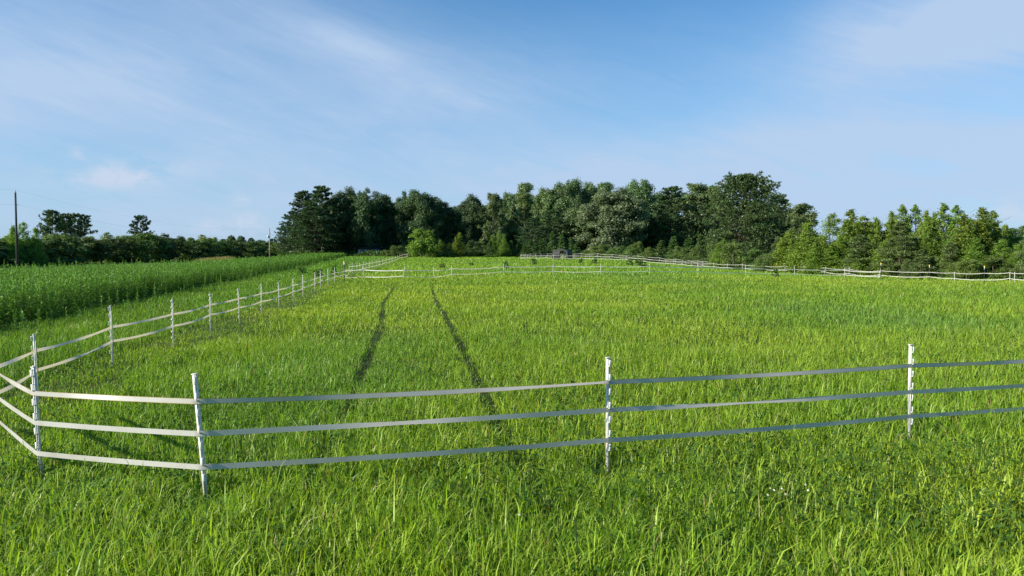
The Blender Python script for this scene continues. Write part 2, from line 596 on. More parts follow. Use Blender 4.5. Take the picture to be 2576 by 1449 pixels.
def height_field(x, y):
    """how tall the sward stands: patchy, short in the wheel tracks and under the left fence"""
    h = 0.70 + 0.55 * vnoise(x, y, 2.3, 31) + 0.35 * (vnoise(x, y, .7, 32) - .5) + .30 * (vnoise(x, y, 9, 33) - .5)
    td = track_dist(x, y)
    wob = 0.045 + 0.07 * vnoise(x, y, .6, 35)
    worn = (1 - sstep(wob * .8, wob * 1.25 + .03, td)) * (1 - sstep(40, 56, y))
    worn = worn * (0.7 + .3 * sstep(.25, .5, vnoise(x, y, 1.9, 36))) * (.8 + .2 * sstep(7, 11, y)) * sstep(4.2, 6.5, y)
    h = h * (1 - .72 * worn)
    fx = x - fence_x(y)
    mow = (1 - sstep(.55, 1.0, np.abs(fx + .05)))
    h = h * (1 - .62 * mow)
    for bx, by in ((-4.1, 6.6), (-2.36, 5.75), (.87, 6.75), (4.2, 8.0)):
        h = h * (1 - .62 * np.exp(-((x - bx) ** 2 / .10 + (y - by) ** 2 / .22)))
    h = h * (1 - .6 * sstep(-1.1, -.2, weed_edge(y) - x))
    return h, worn, mow, fx


def grass_blades(name, n, d0, d1, expo, seed, hmean, wfun, label_tint=1.0, segs=2):
    x, y, r = sample_wedge(n, d0, d1, expo, seed)
    inside_weed = x < weed_edge(y) - 1.0
    h, worn, mow, fx = height_field(x, y)
    clump = .6 * vnoise(x, y, .33, 41) + .4 * vnoise(x, y, 1.1, 42)
    keep = (~inside_weed) & (r.random(len(x)) > .76 * worn) & (r.random(len(x)) < .05 + 1.5 * clump)
    keep &= ~((y < 3.4) & (np.abs(x) < .5))
    # cut back where a dark clover patch spreads
    clov = sstep(.66, .78, vnoise(x, y, 3.4, 44))
    keep &= r.random(len(x)) > .22 * clov * (1 - sstep(25, 50, y))
    x, y, h, worn, mow, fx, clov = [a[keep] for a in (x, y, h, worn, mow, fx, clov)]
    n = len(x)
    z = tz(x, y) - 0.01
    H = hmean * h * (0.55 + .75 * r.random(n))
    tall = r.random(n) < .05
    H[tall] *= 1.35
    W = wfun(y) * (.7 + .6 * r.random(n))
    ph = r.random(n) * 2 * np.pi
    lean = H * (.12 + .55 * r.random(n) ** 1.6)
    la = r.random(n) * 2 * np.pi
    lx, ly = np.cos(la) * lean + .05 * H, np.sin(la) * lean
    ux, uy = np.cos(ph) * W / 2, np.sin(ph) * W / 2
    # colour of each blade
    yel = vnoise(x, y, 4.0, 51) * .55 + vnoise(x, y, 14.0, 52) * .45
    yel = np.clip((yel - .5) * 1.15 + .45, 0, 1) + (r.random(n) - .5) * .6
    yel = np.clip(yel, 0, 1)[:, None]
    c0, c1 = np.array([0.165, 0.305, 0.027]), np.array([0.360, 0.455, 0.042])
    col = c0 * (1 - yel) + c1 * yel
    blu = (sstep(.62, .8, vnoise(x, y * .5, 7.0, 53)) * .4)[:, None]
    col = col * (1 - blu) + np.array([0.125, 0.265, 0.060]) * blu
    beyond = sstep(60, 75, y)[:, None] * .45
    col = col * (1 - beyond) + np.array([0.14, 0.30, 0.028]) * beyond
    outside = (sstep(0, 1.5, -fx) * .7)[:, None]
    col = col * (1 - outside) + np.array([0.108, 0.250, 0.028]) * outside
    dry = (r.random(n) < .028)[:, None]
    col = np.where(dry, np.array([0.32, 0.27, 0.11]), col)
    col = col * (.62 + .76 * r.random(n)[:, None]) * label_tint
    b = np.stack([x, y, z], -1)
    ofs = np.stack([ux, uy, 0 * ux], -1)
    ln = np.stack([lx, ly, 0 * lx], -1)
    up = np.stack([0 * H, 0 * H, H], -1)
    if segs == 2:
        V = np.stack([b - ofs, b + ofs, b + ln * .32 + up * .58 - ofs * .85, b + ln * .32 + up * .58 + ofs * .85, b + ln + up * .96], 1)
        k = 5
        i = np.arange(n)[:, None] * k
        Q = i + np.array([[0, 1, 3, 2]])
        T = i + np.array([[2, 3, 4]])
    else:
        droop = (r.random(n) ** 2 * .5)[:, None]
        V = np.stack([b - ofs * .7, b + ofs * .7, b + ln * .14 + up * .38 - ofs, b + ln * .14 + up * .38 + ofs,
                      b + ln * .50 + up * (.76 - .08 * droop) - ofs * .8, b + ln * .50 + up * (.76 - .08 * droop) + ofs * .8,
                      b + ln * 1.15 + up * (1.0 - .75 * droop)], 1)
        k = 7
        i = np.arange(n)[:, None] * k
        Q = np.concatenate([i + np.array([[0, 1, 3, 2]]), i + np.array([[2, 3, 5, 4]])])
        T = i + np.array([[4, 5, 6]])
    V = V.reshape(-1, 3)
    return V, Q, T, np.repeat(col, k, 0)


def build_grass():
    parts = [
        grass_blades('near', 340000, 2.6, 16, 1.3, 101, 0.215, lambda d: np.maximum(.0082, .00060 * d), 1.0, 3),
        grass_blades('mid', 430000, 14, 62, 1.45, 102, 0.19, lambda d: np.maximum(.0090, .00062 * d), 1.0, 2),
        grass_blades('far', 300000, 58, 188, 1.6, 103, 0.20, lambda d: .00075 * d, 1.0, 2),
        # scattered long stems in the foreground
        grass_blades('stems', 24000, 2.8, 14, 1.2, 104, 0.30, lambda d: np.maximum(.0085, .00065 * d), 1.08, 3),
    ]
    n = 0
    Vs, Qs, Ts, Cs = [], [], [], []
    for V, Q, T, C in parts:
        Vs.append(V); Qs.append(Q + n); Ts.append(T + n); Cs.append(C)
        n += len(V)
    me = mesh_from('grass', np.concatenate(Vs), np.concatenate(Ts), np.concatenate(Qs), col=np.concatenate(Cs))
    o = obj('grass', me, M_GRASS)
    tag(o, 'lush yellow green meadow grass filling the paddock', 'grass', kind='stuff')


def build_cover():
    """low broad-leaved herbs between the grass blades"""
    x, y, r = sample_wedge(330000, 2.6, 60, 1.5, 202)
    cl = vnoise(x, y, .45, 61)
    clov = sstep(.66, .78, vnoise(x, y, 3.4, 44))
    h, worn, mow, fx = height_field(x, y)
    keep = (x > weed_edge(y) - .5) & (r.random(len(x)) < .25 + .9 * cl + .3 * clov) & (r.random(len(x)) > .55 * worn)
    x, y, cl, clov, mow = x[keep], y[keep], cl[keep], clov[keep], mow[keep]
    n = len(x)
    hgt = (.02 + (.10 + .10 * cl + .10 * clov) * r.random(n)) * (1 - .5 * mow)
    c = np.stack([x, y, tz(x, y) + hgt], -1)
    L = np.maximum(.022 + .026 * r.random(n), .0011 * y)
    a = r.random(n) * 2 * np.pi
    pit = (r.random(n) - .35) * 1.3
    d = np.stack([np.cos(a) * np.cos(pit), np.sin(a) * np.cos(pit), np.sin(pit)], -1) * L[:, None]
    s = np.stack([-np.sin(a), np.cos(a), (r.random(n) - .5) * .8], -1) * (L * .30)[:, None]
    V = np.stack([c - d, c + s - d * .1, c + d, c - s - d * .1], 1).reshape(-1, 3)
    # larger rosettes of dock and plantain leaves close by
    rx, ry, _ = sample_wedge(700, 3.2, 14, 1.2, 203)
    k = 8
    m = len(rx) * k
    bx, by = np.repeat(rx, k), np.repeat(ry, k)
    an = r.random(m) * 2 * np.pi
    LL = .035 + .055 * r.random(m)
    rise_ = .35 + .75 * r.random(m)
    dd = np.stack([np.cos(an) * np.cos(rise_), np.sin(an) * np.cos(rise_), np.sin(rise_)], -1) * LL[:, None]
    ss = np.stack([-np.sin(an), np.cos(an), 0 * an], -1) * (LL * .17)[:, None]
    bb = np.stack([bx, by, tz(bx, by) + .07 + .09 * r.random(m)], -1)
    V2 = np.stack([bb, bb + dd * .55 + ss, bb + dd * 1.05 - np.array([0, 0, .18]) * LL[:, None], bb + dd * .55 - ss], 1).reshape(-1, 3)
    Q = np.arange(n)[:, None] * 4 + np.array([[0, 1, 2, 3]])
    t = r.random(n)[:, None]
    col = np.array([0.070, 0.155, 0.022]) * (1 - t) + np.array([0.135, 0.245, 0.032]) * t
    col = col * (1 - .25 * clov[:, None])
    c2 = np.array([0.085, 0.190, 0.026]) * (.6 + .7 * r.random(m))[:, None]
    V = np.concatenate([V, V2])
    Q = np.arange(len(V) // 4)[:, None] * 4 + np.array([[0, 1, 2, 3]])
    col = np.concatenate([col, c2])
    o = obj('ground_cover', mesh_from('ground_cover', V, None, Q, col=np.repeat(col, 4, 0)), M_COVER)
    tag(o, 'dark green low broad leaves between the grass blades', 'ground cover', kind='stuff')


build_grass()
build_cover()


def build_weeds():
    """dense field of tall leafy weeds beyond the left fence"""
    r = np.random.default_rng(303)
    X, Y = [], []
    for y0, y1, dens in ((15, 30, 26), (30, 60, 19.0), (60, 100, 9.0), (100, 186, 3.6)):
        n = int((y1 - y0) * (.72 * y1 + 4) * dens)
        y = y0 + (y1 - y0) * r.random(n)
        x = -(.72 * y + 5) * r.random(n)
        e = weed_edge(y)
        # thinner behind the first metres
        k = (x < e) & (x > -34 - .1 * (y - 50)) & (r.random(n) < np.where(e - x < 4, 1.0, .4))
        X.append(x[k]); Y.append(y[k])
    # scattered volunteers between fence and field
    n = 260
    y = 17 + 120 * r.random(n) ** 1.3
    t = r.random(n) ** .6
    fx, e = fence_x(y) - 1.6, weed_edge(y)
    X.append(fx + (e - fx) * t); Y.append(y)
    small = np.concatenate([np.zeros(sum(len(a) for a in X[:-1]), bool), np.ones(n, bool)])
    x, y = np.concatenate(X), np.concatenate(Y)
    n = len(x)
    z = tz(x, y)
    H = (1.02 + .24 * (vnoise(x, y, 5, 71) - .5) + .11 * r.standard_normal(n))
    H[r.random(n) < .07] *= 1.24
    H *= 1 - .35 * sstep(90, 185, y)
    H[small] = .35 + .4 * r.random(small.sum())
    H *= 1 - .12 * (1 - sstep(0, .8, weed_edge(y) - x)) * (~small)
    ln = np.stack([r.standard_normal(n) * .08 * H, r.standard_normal(n) * .08 * H, 0 * H], -1)
    b = np.stack([x, y, z], -1)
    top = b + ln + np.stack([0 * H, 0 * H, H], -1)
    Vs, Qs, Cs = [], [], []
    cnt = 0
    plant_c = (np.array([0.120, 0.260, 0.042]) * (.75 + .5 * r.random(n))[:, None]) * np.array([1, 1, 1])
    yel = (r.random(n) * .5)[:, None]
    plant_c = plant_c * (1 - yel) + np.array([0.200, 0.330, 0.054]) * yel
    # stems
    w = np.maximum(.006, .00022 * y)
    a = r.random(n) * np.pi
    o = np.stack([np.cos(a) * w, np.sin(a) * w, 0 * w], -1)
    V = np.stack([b - o, b + o, top + o * .4, top - o * .4], 1).reshape(-1, 3)
    Vs.append(V); Qs.append(np.arange(n)[:, None] * 4 + np.array([[0, 1, 2, 3]])); cnt += len(V)
    Cs.append(np.repeat(plant_c * .8, 4, 0))
    # leaves
    for k in range(32):
        t = .08 + .92 * (k + r.random(n)) / 32.0
        sel = np.ones(n, bool) if k >= 8 else (r.random(n) < .7)
        m = sel.sum()
        tt = t[sel]
        p = b[sel] * (1 - tt[:, None]) + top[sel] * tt[:, None]
        an = r.random(m) * 2 * np.pi
        L = (.135 - .075 * tt) * (.7 + .6 * r.random(m)) * np.where(small[sel], .8, 1.0)
        L = np.maximum(L * 1.15, .0013 * y[sel])
        pit = .45 + .8 * tt * r.random(m) - .6 * (1 - tt) + (tt > .86) * .4
        d = np.stack([np.cos(an) * np.cos(pit), np.sin(an) * np.cos(pit), np.sin(pit)], -1) * L[:, None]
        W = np.maximum(L * .25, .00042 * y[sel])
        s = np.stack([-np.sin(an), np.cos(an), (r.random(m) - .5) * .6], -1) * W[:, None]
        V = np.stack([p, p + d * .45 + s, p + d - np.array([0, 0, .25]) * L[:, None] * (tt < .8)[:, None], p + d * .45 - s], 1).reshape(-1, 3)
        Qs.append(np.arange(m)[:, None] * 4 + np.array([[0, 1, 2, 3]]) + cnt)
        Vs.append(V); cnt += len(V)
        Cs.append(np.repeat(plant_c[sel] * (.8 + .4 * r.random(m))[:, None], 4, 0))
    me = mesh_from('tall_weeds', np.concatenate(Vs), None, np.concatenate(Qs), col=np.concatenate(Cs))
    tag(obj('tall_weeds', me, M_WEED), 'dense field of tall leafy green weeds left of the fence', 'weeds', kind='stuff')


build_weeds()


def build_dry_strip():
    """dry straw coloured grass at the foot of the hedgerow"""
    r = np.random.default_rng(77)
    n = 1500
    y = 128 + 40 * r.random(n)
    px = np.interp(y, [128, 168], [505, 575]) + 10 * r.standard_normal(n)
    x = (px - 1288) / F * y
    z = tz(x, y)
    H = .75 + .5 * r.random(n)
    a = r.random(n) * 6.28
    w = .07
    b = np.stack([x, y, z], -1)
    o = np.stack([np.cos(a) * w, np.sin(a) * w, 0 * a], -1)
    t = b + np.stack([.2 * r.standard_normal(n), .2 * r.standard_normal(n), H], -1)
    V = np.stack([b - o, b + o, t], 1).reshape(-1, 3)
    c = np.array([0.30, 0.235, 0.12]) * (.6 + .6 * r.random(n))[:, None]
    me = mesh_from('dry_grass', V, np.arange(n)[:, None] * 3 + np.array([[0, 1, 2]]), None, col=np.repeat(c, 3, 0))
    tag(obj('dry_grass', me, M_GRASS), 'straw coloured dry grass at the foot of the hedgerow', 'dry grass', kind='stuff')


build_dry_strip()


# ------------------------------------------------------------------ trees and bushes
def rand_dirs(r, n):
    v = r.standard_normal((n, 3))
    return v / np.linalg.norm(v, axis=1, keepdims=True)


def leaves_mesh(name, P, Nn, size, r, col, aspect=.62):
    """one diamond leaf per point, facing roughly along Nn"""
    n = len(P)
    Nn = Nn / (np.linalg.norm(Nn, axis=1, keepdims=True) + 1e-9)
    t = np.cross(Nn, rand_dirs(r, n))
    t /= np.linalg.norm(t, axis=1, keepdims=True) + 1e-9
    b = np.cross(Nn, t)
    s = (size * (.65 + .7 * r.random(n)))[:, None]
    V = np.stack([P - t * s, P + b * s * aspect + Nn * s * .12, P + t * s, P - b * s * aspect + Nn * s * .12], 1).reshape(-1, 3)
    Q = np.arange(n)[:, None] * 4 + np.array([[0, 1, 2, 3]])
    return mesh_from(name, V, None, Q, col=np.repeat(col, 4, 0))


def colours(r, n, a, b, jitter=.35):
    t = r.random(n)[:, None]
    c = np.array(a) * (1 - t) + np.array(b) * t
    return c * (1 - jitter / 2 + jitter * r.random(n))[:, None]


def blob_points(r, blobs, per, up=.25, shell=.6, jit=.16):
    """points and normals on clumps; each clump is made of smaller clumps"""
    P, Nn, K = [], [], []
    for bi, (c, rr) in enumerate(blobs):
        c, rr = np.array(c, float), np.array(rr, float)
        ns = 9
        sd = rand_dirs(r, ns)
        sd[:, 2] = sd[:, 2] * .9 + .12
        sc = c + sd * rr * .68
        m = max(6, int(per * float(np.prod(rr)) ** (2 / 3.)) // ns)
        for q in range(ns):
            u = rand_dirs(r, m)
            rad_ = (shell + (1.08 - shell) * r.random(m) ** .6)[:, None]
            p = sc[q] + u * rr * .50 * rad_
            p = p + r.standard_normal((m, 3)) * rr * jit
            P.append(p)
            o = (p - c) / (np.linalg.norm(p - c, axis=1, keepdims=True) + 1e-6)
            Nn.append(u * .6 + o * .6 + np.array([0, 0, up]) + r.standard_normal((m, 3)) * .6)
            K.append(np.full(m, bi))
    return np.concatenate(P), np.concatenate(Nn), np.concatenate(K)


def trunk_mesh(r, h, rad0, limbs, top=.85, bend=.25, lo=.3):
    mb = MB()
    pts, rr = [], []
    bx, by = r.standard_normal(2) * bend
    for i in range(8):
        t = i / 7
        pts.append((bx * t * t, by * math.sin(t * 2.2) * .5, h * top * t))
        rr.append(rad0 * (1.25 if i == 0 else 1) * (1 - .82 * t) + .012)
    mb.tube(pts, rr, 8)
    for k in range(limbs):
        t = lo + (.92 - lo) * (k + r.random()) / limbs
        p = Vector((bx * t * t, by * math.sin(t * 2.2) * .5, h * top * t))
        a = r.random() * 6.283
        L = h * (.30 - .16 * t) * (.7 + .6 * r.random())
        e = p + Vector((math.cos(a) * L, math.sin(a) * L, L * (.35 + .5 * r.random())))
        m = p.lerp(e, .5) + Vector((0, 0, -.06 * L))
        r0 = rad0 * (1 - .82 * t) * .55
        mb.tube([p, m, e], [r0, r0 * .65, r0 * .2 + .005], 5)
    return mb.mesh('trunk', smooth=True)


def proto_hardwood(seed, h=20.0, w=7.0, base=.08, ca=(0.082, 0.142, 0.054), cb=(0.140, 0.212, 0.076), leaf=.21, nb=76, per=190, airy=0.0, dome=1.0):
    r = np.random.default_rng(seed)
    blobs = []
    lob = r.random(6) * 6.28
    nin = nb // 4
    for i in range(nb + nin):
        t = ((i + r.random()) / nb) if i < nb else r.random() * .8
        prof = (math.sqrt(max(0, 1 - ((t - .38) / .64) ** 2)) if t > .38 else .62 + .38 * t / .38) ** dome
        a = r.random() * 6.283
        wob = 1 + .14 * math.sin(2 * a + lob[0]) + .10 * math.sin(3 * a + lob[1] + 5 * t) + .08 * math.sin(11 * t + lob[2])
        q = (.68 + .32 * r.random()) if i < nb else .25 + .35 * r.random()
        R = w * .86 * prof * wob * q
        br = (w * (.16 + .13 * r.random()) if i < nb else w * .34) * (1 - airy)
        zz = base + (1 - base) * t + .03 * r.standard_normal()
        blobs.append(((math.cos(a) * R, math.sin(a) * R, h * zz - br * .3), (br, br, br * .92)))
    P, Nn, K = blob_points(r, blobs, per)
    z0 = P[:, 2].max()
    P[:, 2] *= h / z0
    c = colours(r, len(P), ca, cb)
    tint = .86 + .28 * r.random(len(blobs))
    c = c * tint[K][:, None]
    return (trunk_mesh(r, h, .30, 12, .88), leaves_mesh('crown', P, Nn, leaf, r, c), M_OAK, M_GREYBARK, h, w)


def proto_pine(seed, h=20.0, w=5.0, base=.2, ca=(0.044, 0.090, 0.036), cb=(0.085, 0.142, 0.052), nbr=120, tufts=20, nee=10, L=.50, wid=.085, cone=.0, top_round=.6, up=.35):
    """whorled branches that carry tufts of needles"""
    r = np.random.default_rng(seed)
    P, D, C = [], [], []
    mb = MB()
    bend = r.standard_normal(2) * .02 * h
    pts = [(bend[0] * t * t, bend[1] * t * t, h * .97 * t) for t in np.linspace(0, 1, 8)]
    mb.tube(pts, [h * .013 * (1.2 if i == 0 else 1) * (1 - .88 * i / 7) + .01 for i in range(8)], 8)
    for i in range(nbr):
        t = (i + r.random()) / nbr
        zz = base + (1 - base) * t ** .92
        if cone > 0:
            prof = (1 - t) ** cone * (.55 + .45 * min(1, t * 6)) + .05
        else:
            prof = math.sin(math.pi * min(1, .22 + .78 * t)) ** top_round * (1 - .25 * t) + .06
        R = w * prof * (.68 + .5 * r.random())
        a = i * 2.399 + r.standard_normal() * .4
        p0 = np.array([bend[0] * zz * zz, bend[1] * zz * zz, h * .97 * zz])
        slope = (.05 + .5 * t) + .15 * r.standard_normal()
        d = np.array([math.cos(a), math.sin(a), slope])
        d /= np.linalg.norm(d)
        mb.tube([tuple(p0), tuple(p0 + d * R * .55 - np.array([0, 0, .03 * R])), tuple(p0 + d * R * .95)], [.005 * h * (1 - .7 * t), .003 * h * (1 - .7 * t), .0012 * h], 4, cap=False)
        m = max(3, int(tufts * (.35 + .65 * R / w)))
        u = .28 + .74 * r.random(m) ** .8
        side = np.cross(d, [0, 0, 1.0])
        c = p0 + d * (u * R)[:, None] + side * (r.standard_normal(m) * .17 * R * u)[:, None] + np.stack([0 * u, 0 * u, (r.random(m) - .35) * .14 * R], -1)
        tint = .8 + .4 * r.random()
        for q in range(m):
            dd = d * .55 + np.array([0, 0, up]) + rand_dirs(r, nee) * .85
            dd /= np.linalg.norm(dd, axis=1, keepdims=True)
            P.append(np.repeat(c[q][None], nee, 0)); D.append(dd)
            C.append(np.full(nee, tint))
    # leader tuft
    P.append(np.repeat(np.array([[bend[0], bend[1], h * .96]]), 14, 0))
    dd = rand_dirs(r, 14) * .6 + np.array([0, 0, .8])
    D.append(dd); C.append(np.ones(14))
    P, D, C = np.concatenate(P), np.concatenate(D), np.concatenate(C)
    n = len(P)
    s = (L * (.7 + .6 * r.random(n)))[:, None]
    side = np.cross(D, rand_dirs(r, n))
    side /= np.linalg.norm(side, axis=1, keepdims=True) + 1e-9
    V = np.stack([P, P + D * s * .55 + side * wid, P + D * s, P + D * s * .55 - side * wid], 1).reshape(-1, 3)
    Q = np.arange(n)[:, None] * 4 + np.array([[0, 1, 2, 3]])
    col = colours(r, n, ca, cb) * C[:, None]
    return (mb.mesh('trunk', smooth=True), mesh_from('crown', V, None, Q, col=np.repeat(col, 4, 0)), M_PINE, M_BARK, h, w)


def proto_sapling(seed, h=6.0, w=1.7, tops=2, ca=(0.118, 0.215, 0.036), cb=(0.225, 0.318, 0.054), leaf=.062, per=1000, fat=.72):
    """young leafy tree: pointed leaders over a broad leafy skirt"""
    r = np.random.default_rng(seed)
    blobs = []
    for k in range(tops):
        ox, oy = (0, 0) if k == 0 else r.standard_normal(2) * w * .42
        hh = h * (1 if k == 0 else .78 + .18 * r.random())
        lv = 36
        for i in range(lv):
            t = (i + r.random()) / lv
            R = w * (1 - t) ** fat * (.75 + .25 * min(1, t * 5)) * (1 if k == 0 else .55)
            for j in range(max(2, int(5 * (1 - t) + 1.2))):
                a = r.random() * 6.283
                q = (.40 + .62 * r.random())
                br = (.17 + .24 * (1 - t)) * (.75 + .5 * r.random()) * w / 1.7
                blobs.append(((ox + math.cos(a) * R * q, oy + math.sin(a) * R * q, hh * (.04 + .95 * t) - br * .4), (br, br, br * 1.1)))
    P, Nn, K = blob_points(r, blobs, per, up=.45, shell=.3, jit=.34)
    P[:, 2] = np.maximum(P[:, 2] * h / P[:, 2].max(), .05)
    c = colours(r, len(P), ca, cb, .4)
    c = c * (.85 + .3 * r.random(len(blobs)))[K][:, None]
    return (trunk_mesh(r, h, .055, 16, .95, .12, .06), leaves_mesh('crown', P, Nn, leaf, r, c, .6), M_SAP, M_GREYBARK, h, w)


def proto_bush(seed, h=4.5, w=2.6, ca=(0.085, 0.150, 0.034), cb=(0.155, 0.225, 0.052), leaf=.075, nb=30, per=1100, mat=None):
    r = np.random.default_rng(seed)
    blobs = []
    for i in range(nb):
        a = r.random() * 6.283
        t = r.random() ** .8
        R = w * math.sqrt(max(0, 1 - t * t * .85)) * (.3 + .62 * r.random())
        br = w * (.20 + .16 * r.random()) * (1 - .35 * t)
        blobs.append(((math.cos(a) * R, math.sin(a) * R, h * (.08 + .82 * t)), (br, br, br * .9)))
    P, Nn, K = blob_points(r, blobs, per, up=.35, shell=.45, jit=.24)
    P[:, 2] = np.maximum(P[:, 2] * h / P[:, 2].max(), .03)
    c = colours(r, len(P), ca, cb, .4) * (.84 + .32 * r.random(nb))[K][:, None]
    return (trunk_mesh(r, h, .07, 10, .8, .15, .05), leaves_mesh('crown', P, Nn, leaf, r, c), mat or M_OAK, M_GREYBARK, h, w)


PROTO = {
    'oak': [proto_hardwood(1), proto_hardwood(2, w=6.2), proto_hardwood(3, w=7.6, base=.10)],
    'shaded_oak': [proto_hardwood(41, ca=(0.046, 0.092, 0.036), cb=(0.086, 0.142, 0.052), leaf=.21), proto_hardwood(42, w=6.4, ca=(0.046, 0.092, 0.036), cb=(0.086, 0.142, 0.052), leaf=.21)],  # oak copy with the left wood's shade put into its leaf colour
    'pale_oak': [proto_hardwood(4, w=7.4, base=.06, ca=(0.120, 0.170, 0.084), cb=(0.190, 0.245, 0.124), leaf=.22, nb=96, per=170)],
    'poplar': [proto_hardwood(5, w=4.6, base=.07, ca=(0.105, 0.168, 0.060), cb=(0.170, 0.235, 0.088), leaf=.22, nb=60, per=170, airy=.06, dome=1.35),
               proto_hardwood(15, w=5.0, base=.07, ca=(0.100, 0.160, 0.060), cb=(0.165, 0.228, 0.088), leaf=.22, nb=54, per=170, airy=.10, dome=1.5)],
    'pine': [proto_pine(6, base=.13), proto_pine(7, w=5.6, base=.07), proto_pine(8, w=4.6, base=.18, top_round=.45)],
    'big_pine': [proto_pine(9, h=17, w=8.2, base=.06, nbr=210, tufts=26, nee=11, L=.46, wid=.065, ca=(0.052, 0.100, 0.032), cb=(0.100, 0.155, 0.048), top_round=.62)],
    'lone_pine': [proto_pine(10, h=12, w=3.3, base=.40, nbr=46, tufts=15, nee=10, L=.48, wid=.08, top_round=.5),
                  proto_pine(30, h=12, w=3.8, base=.18, nbr=80, tufts=16, nee=10, L=.48, wid=.08, top_round=.5)],
    'young_pine': [proto_pine(11, h=5.0, w=1.75, base=.05, nbr=90, tufts=16, nee=14, L=.26, wid=.016, cone=.85, up=.7, ca=(0.090, 0.145, 0.044), cb=(0.155, 0.215, 0.070)),
                   proto_pine(12, h=5.0, w=1.6, base=.05, nbr=84, tufts=15, nee=14, L=.28, wid=.016, cone=.7, up=.7, ca=(0.090, 0.145, 0.044), cb=(0.155, 0.215, 0.070))],
    'small_pine': [proto_pine(13, h=5.0, w=1.5, base=.03, nbr=80, tufts=12, nee=11, L=.34, wid=.036, cone=.9, up=.8, ca=(0.072, 0.138, 0.040), cb=(0.130, 0.210, 0.060)),
                   proto_pine(14, h=5.0, w=1.35, base=.03, nbr=74, tufts=12, nee=11, L=.34, wid=.036, cone=1.05, up=.8, ca=(0.072, 0.138, 0.040), cb=(0.130, 0.210, 0.060))],
    'sapling': [proto_sapling(20, tops=4), proto_sapling(21, w=1.5, tops=5), proto_sapling(22, w=1.9, tops=3), proto_sapling(23, w=1.35, tops=2)],
    'maple': [proto_bush(24, h=6.5, w=3.4, ca=(0.105, 0.215, 0.036), cb=(0.185, 0.310, 0.055), leaf=.16, nb=38, per=380, mat=M_SAP)],
    'bush': [proto_bush(25), proto_bush(26, w=2.9), proto_bush(27, h=4.8, w=2.3)],
    'hedge': [proto_bush(31, h=5.5, w=3.6, leaf=.16, nb=32, per=330), proto_bush(32, h=5.5, w=3.2, leaf=.16, nb=30, per=330, ca=(0.056, 0.090, 0.024), cb=(0.105, 0.135, 0.036)),
              proto_bush(33, h=6.0, w=3.0, leaf=.16, nb=32, per=330, ca=(0.045, 0.095, 0.022), cb=(0.080, 0.140, 0.030))],
    'weed_bush': [proto_bush(34, h=1.2, w=.6, leaf=.06, nb=14, per=1500, ca=(0.052, 0.120, 0.020), cb=(0.090, 0.180, 0.030), mat=M_SAP)],
}
WIDEN = {'oak': 1.28, 'shaded_oak': 1.28, 'poplar': 1.3, 'pale_oak': 1.15, 'pine': 1.22, 'big_pine': 1.12, 'sapling': 1.4, 'maple': 1.12, 'lone_pine': 1.2, 'small_pine': 1.2, 'hedge': 1.5}
_rr = random.Random(99)


def plant(kind, px, d, top, half, name, label, cat, group=None, var=None, sink=0.0):
    """stands a tree or bush of one kind so that its tip reaches row `top` and its crown is 2*half wide in the layout grid"""
    prs = PROTO[kind]
    pr = prs[_rr.randrange(len(prs)) if var is None else var % len(prs)]
    tr, cr, mleaf, mbark, h, w = pr
    p = at(px, d)
    H = zrow(top, d) - p.z + sink
    W = half * d / F
    e = empty(name, (p.x, p.y, p.z - sink), _rr.random() * 6.283, label, cat, group)
    wk = WIDEN.get(kind, 1.1)
    e.scale = (W / w * wk, W / w * wk, H / h)
    t = obj('trunk', tr, mbark, e)
    c = obj('crown', cr, mleaf, e)
    return e


G_WOOD = 'trees of the wood across the pasture'
G_YOUNG = 'young trees along the foot of the wood'
G_THICK = 'young trees of the thicket on the right'
G_HEDGE = 'shrubs of the dark hedgerow behind the weeds'
G_FAR = 'trees far off beyond the hedgerow'

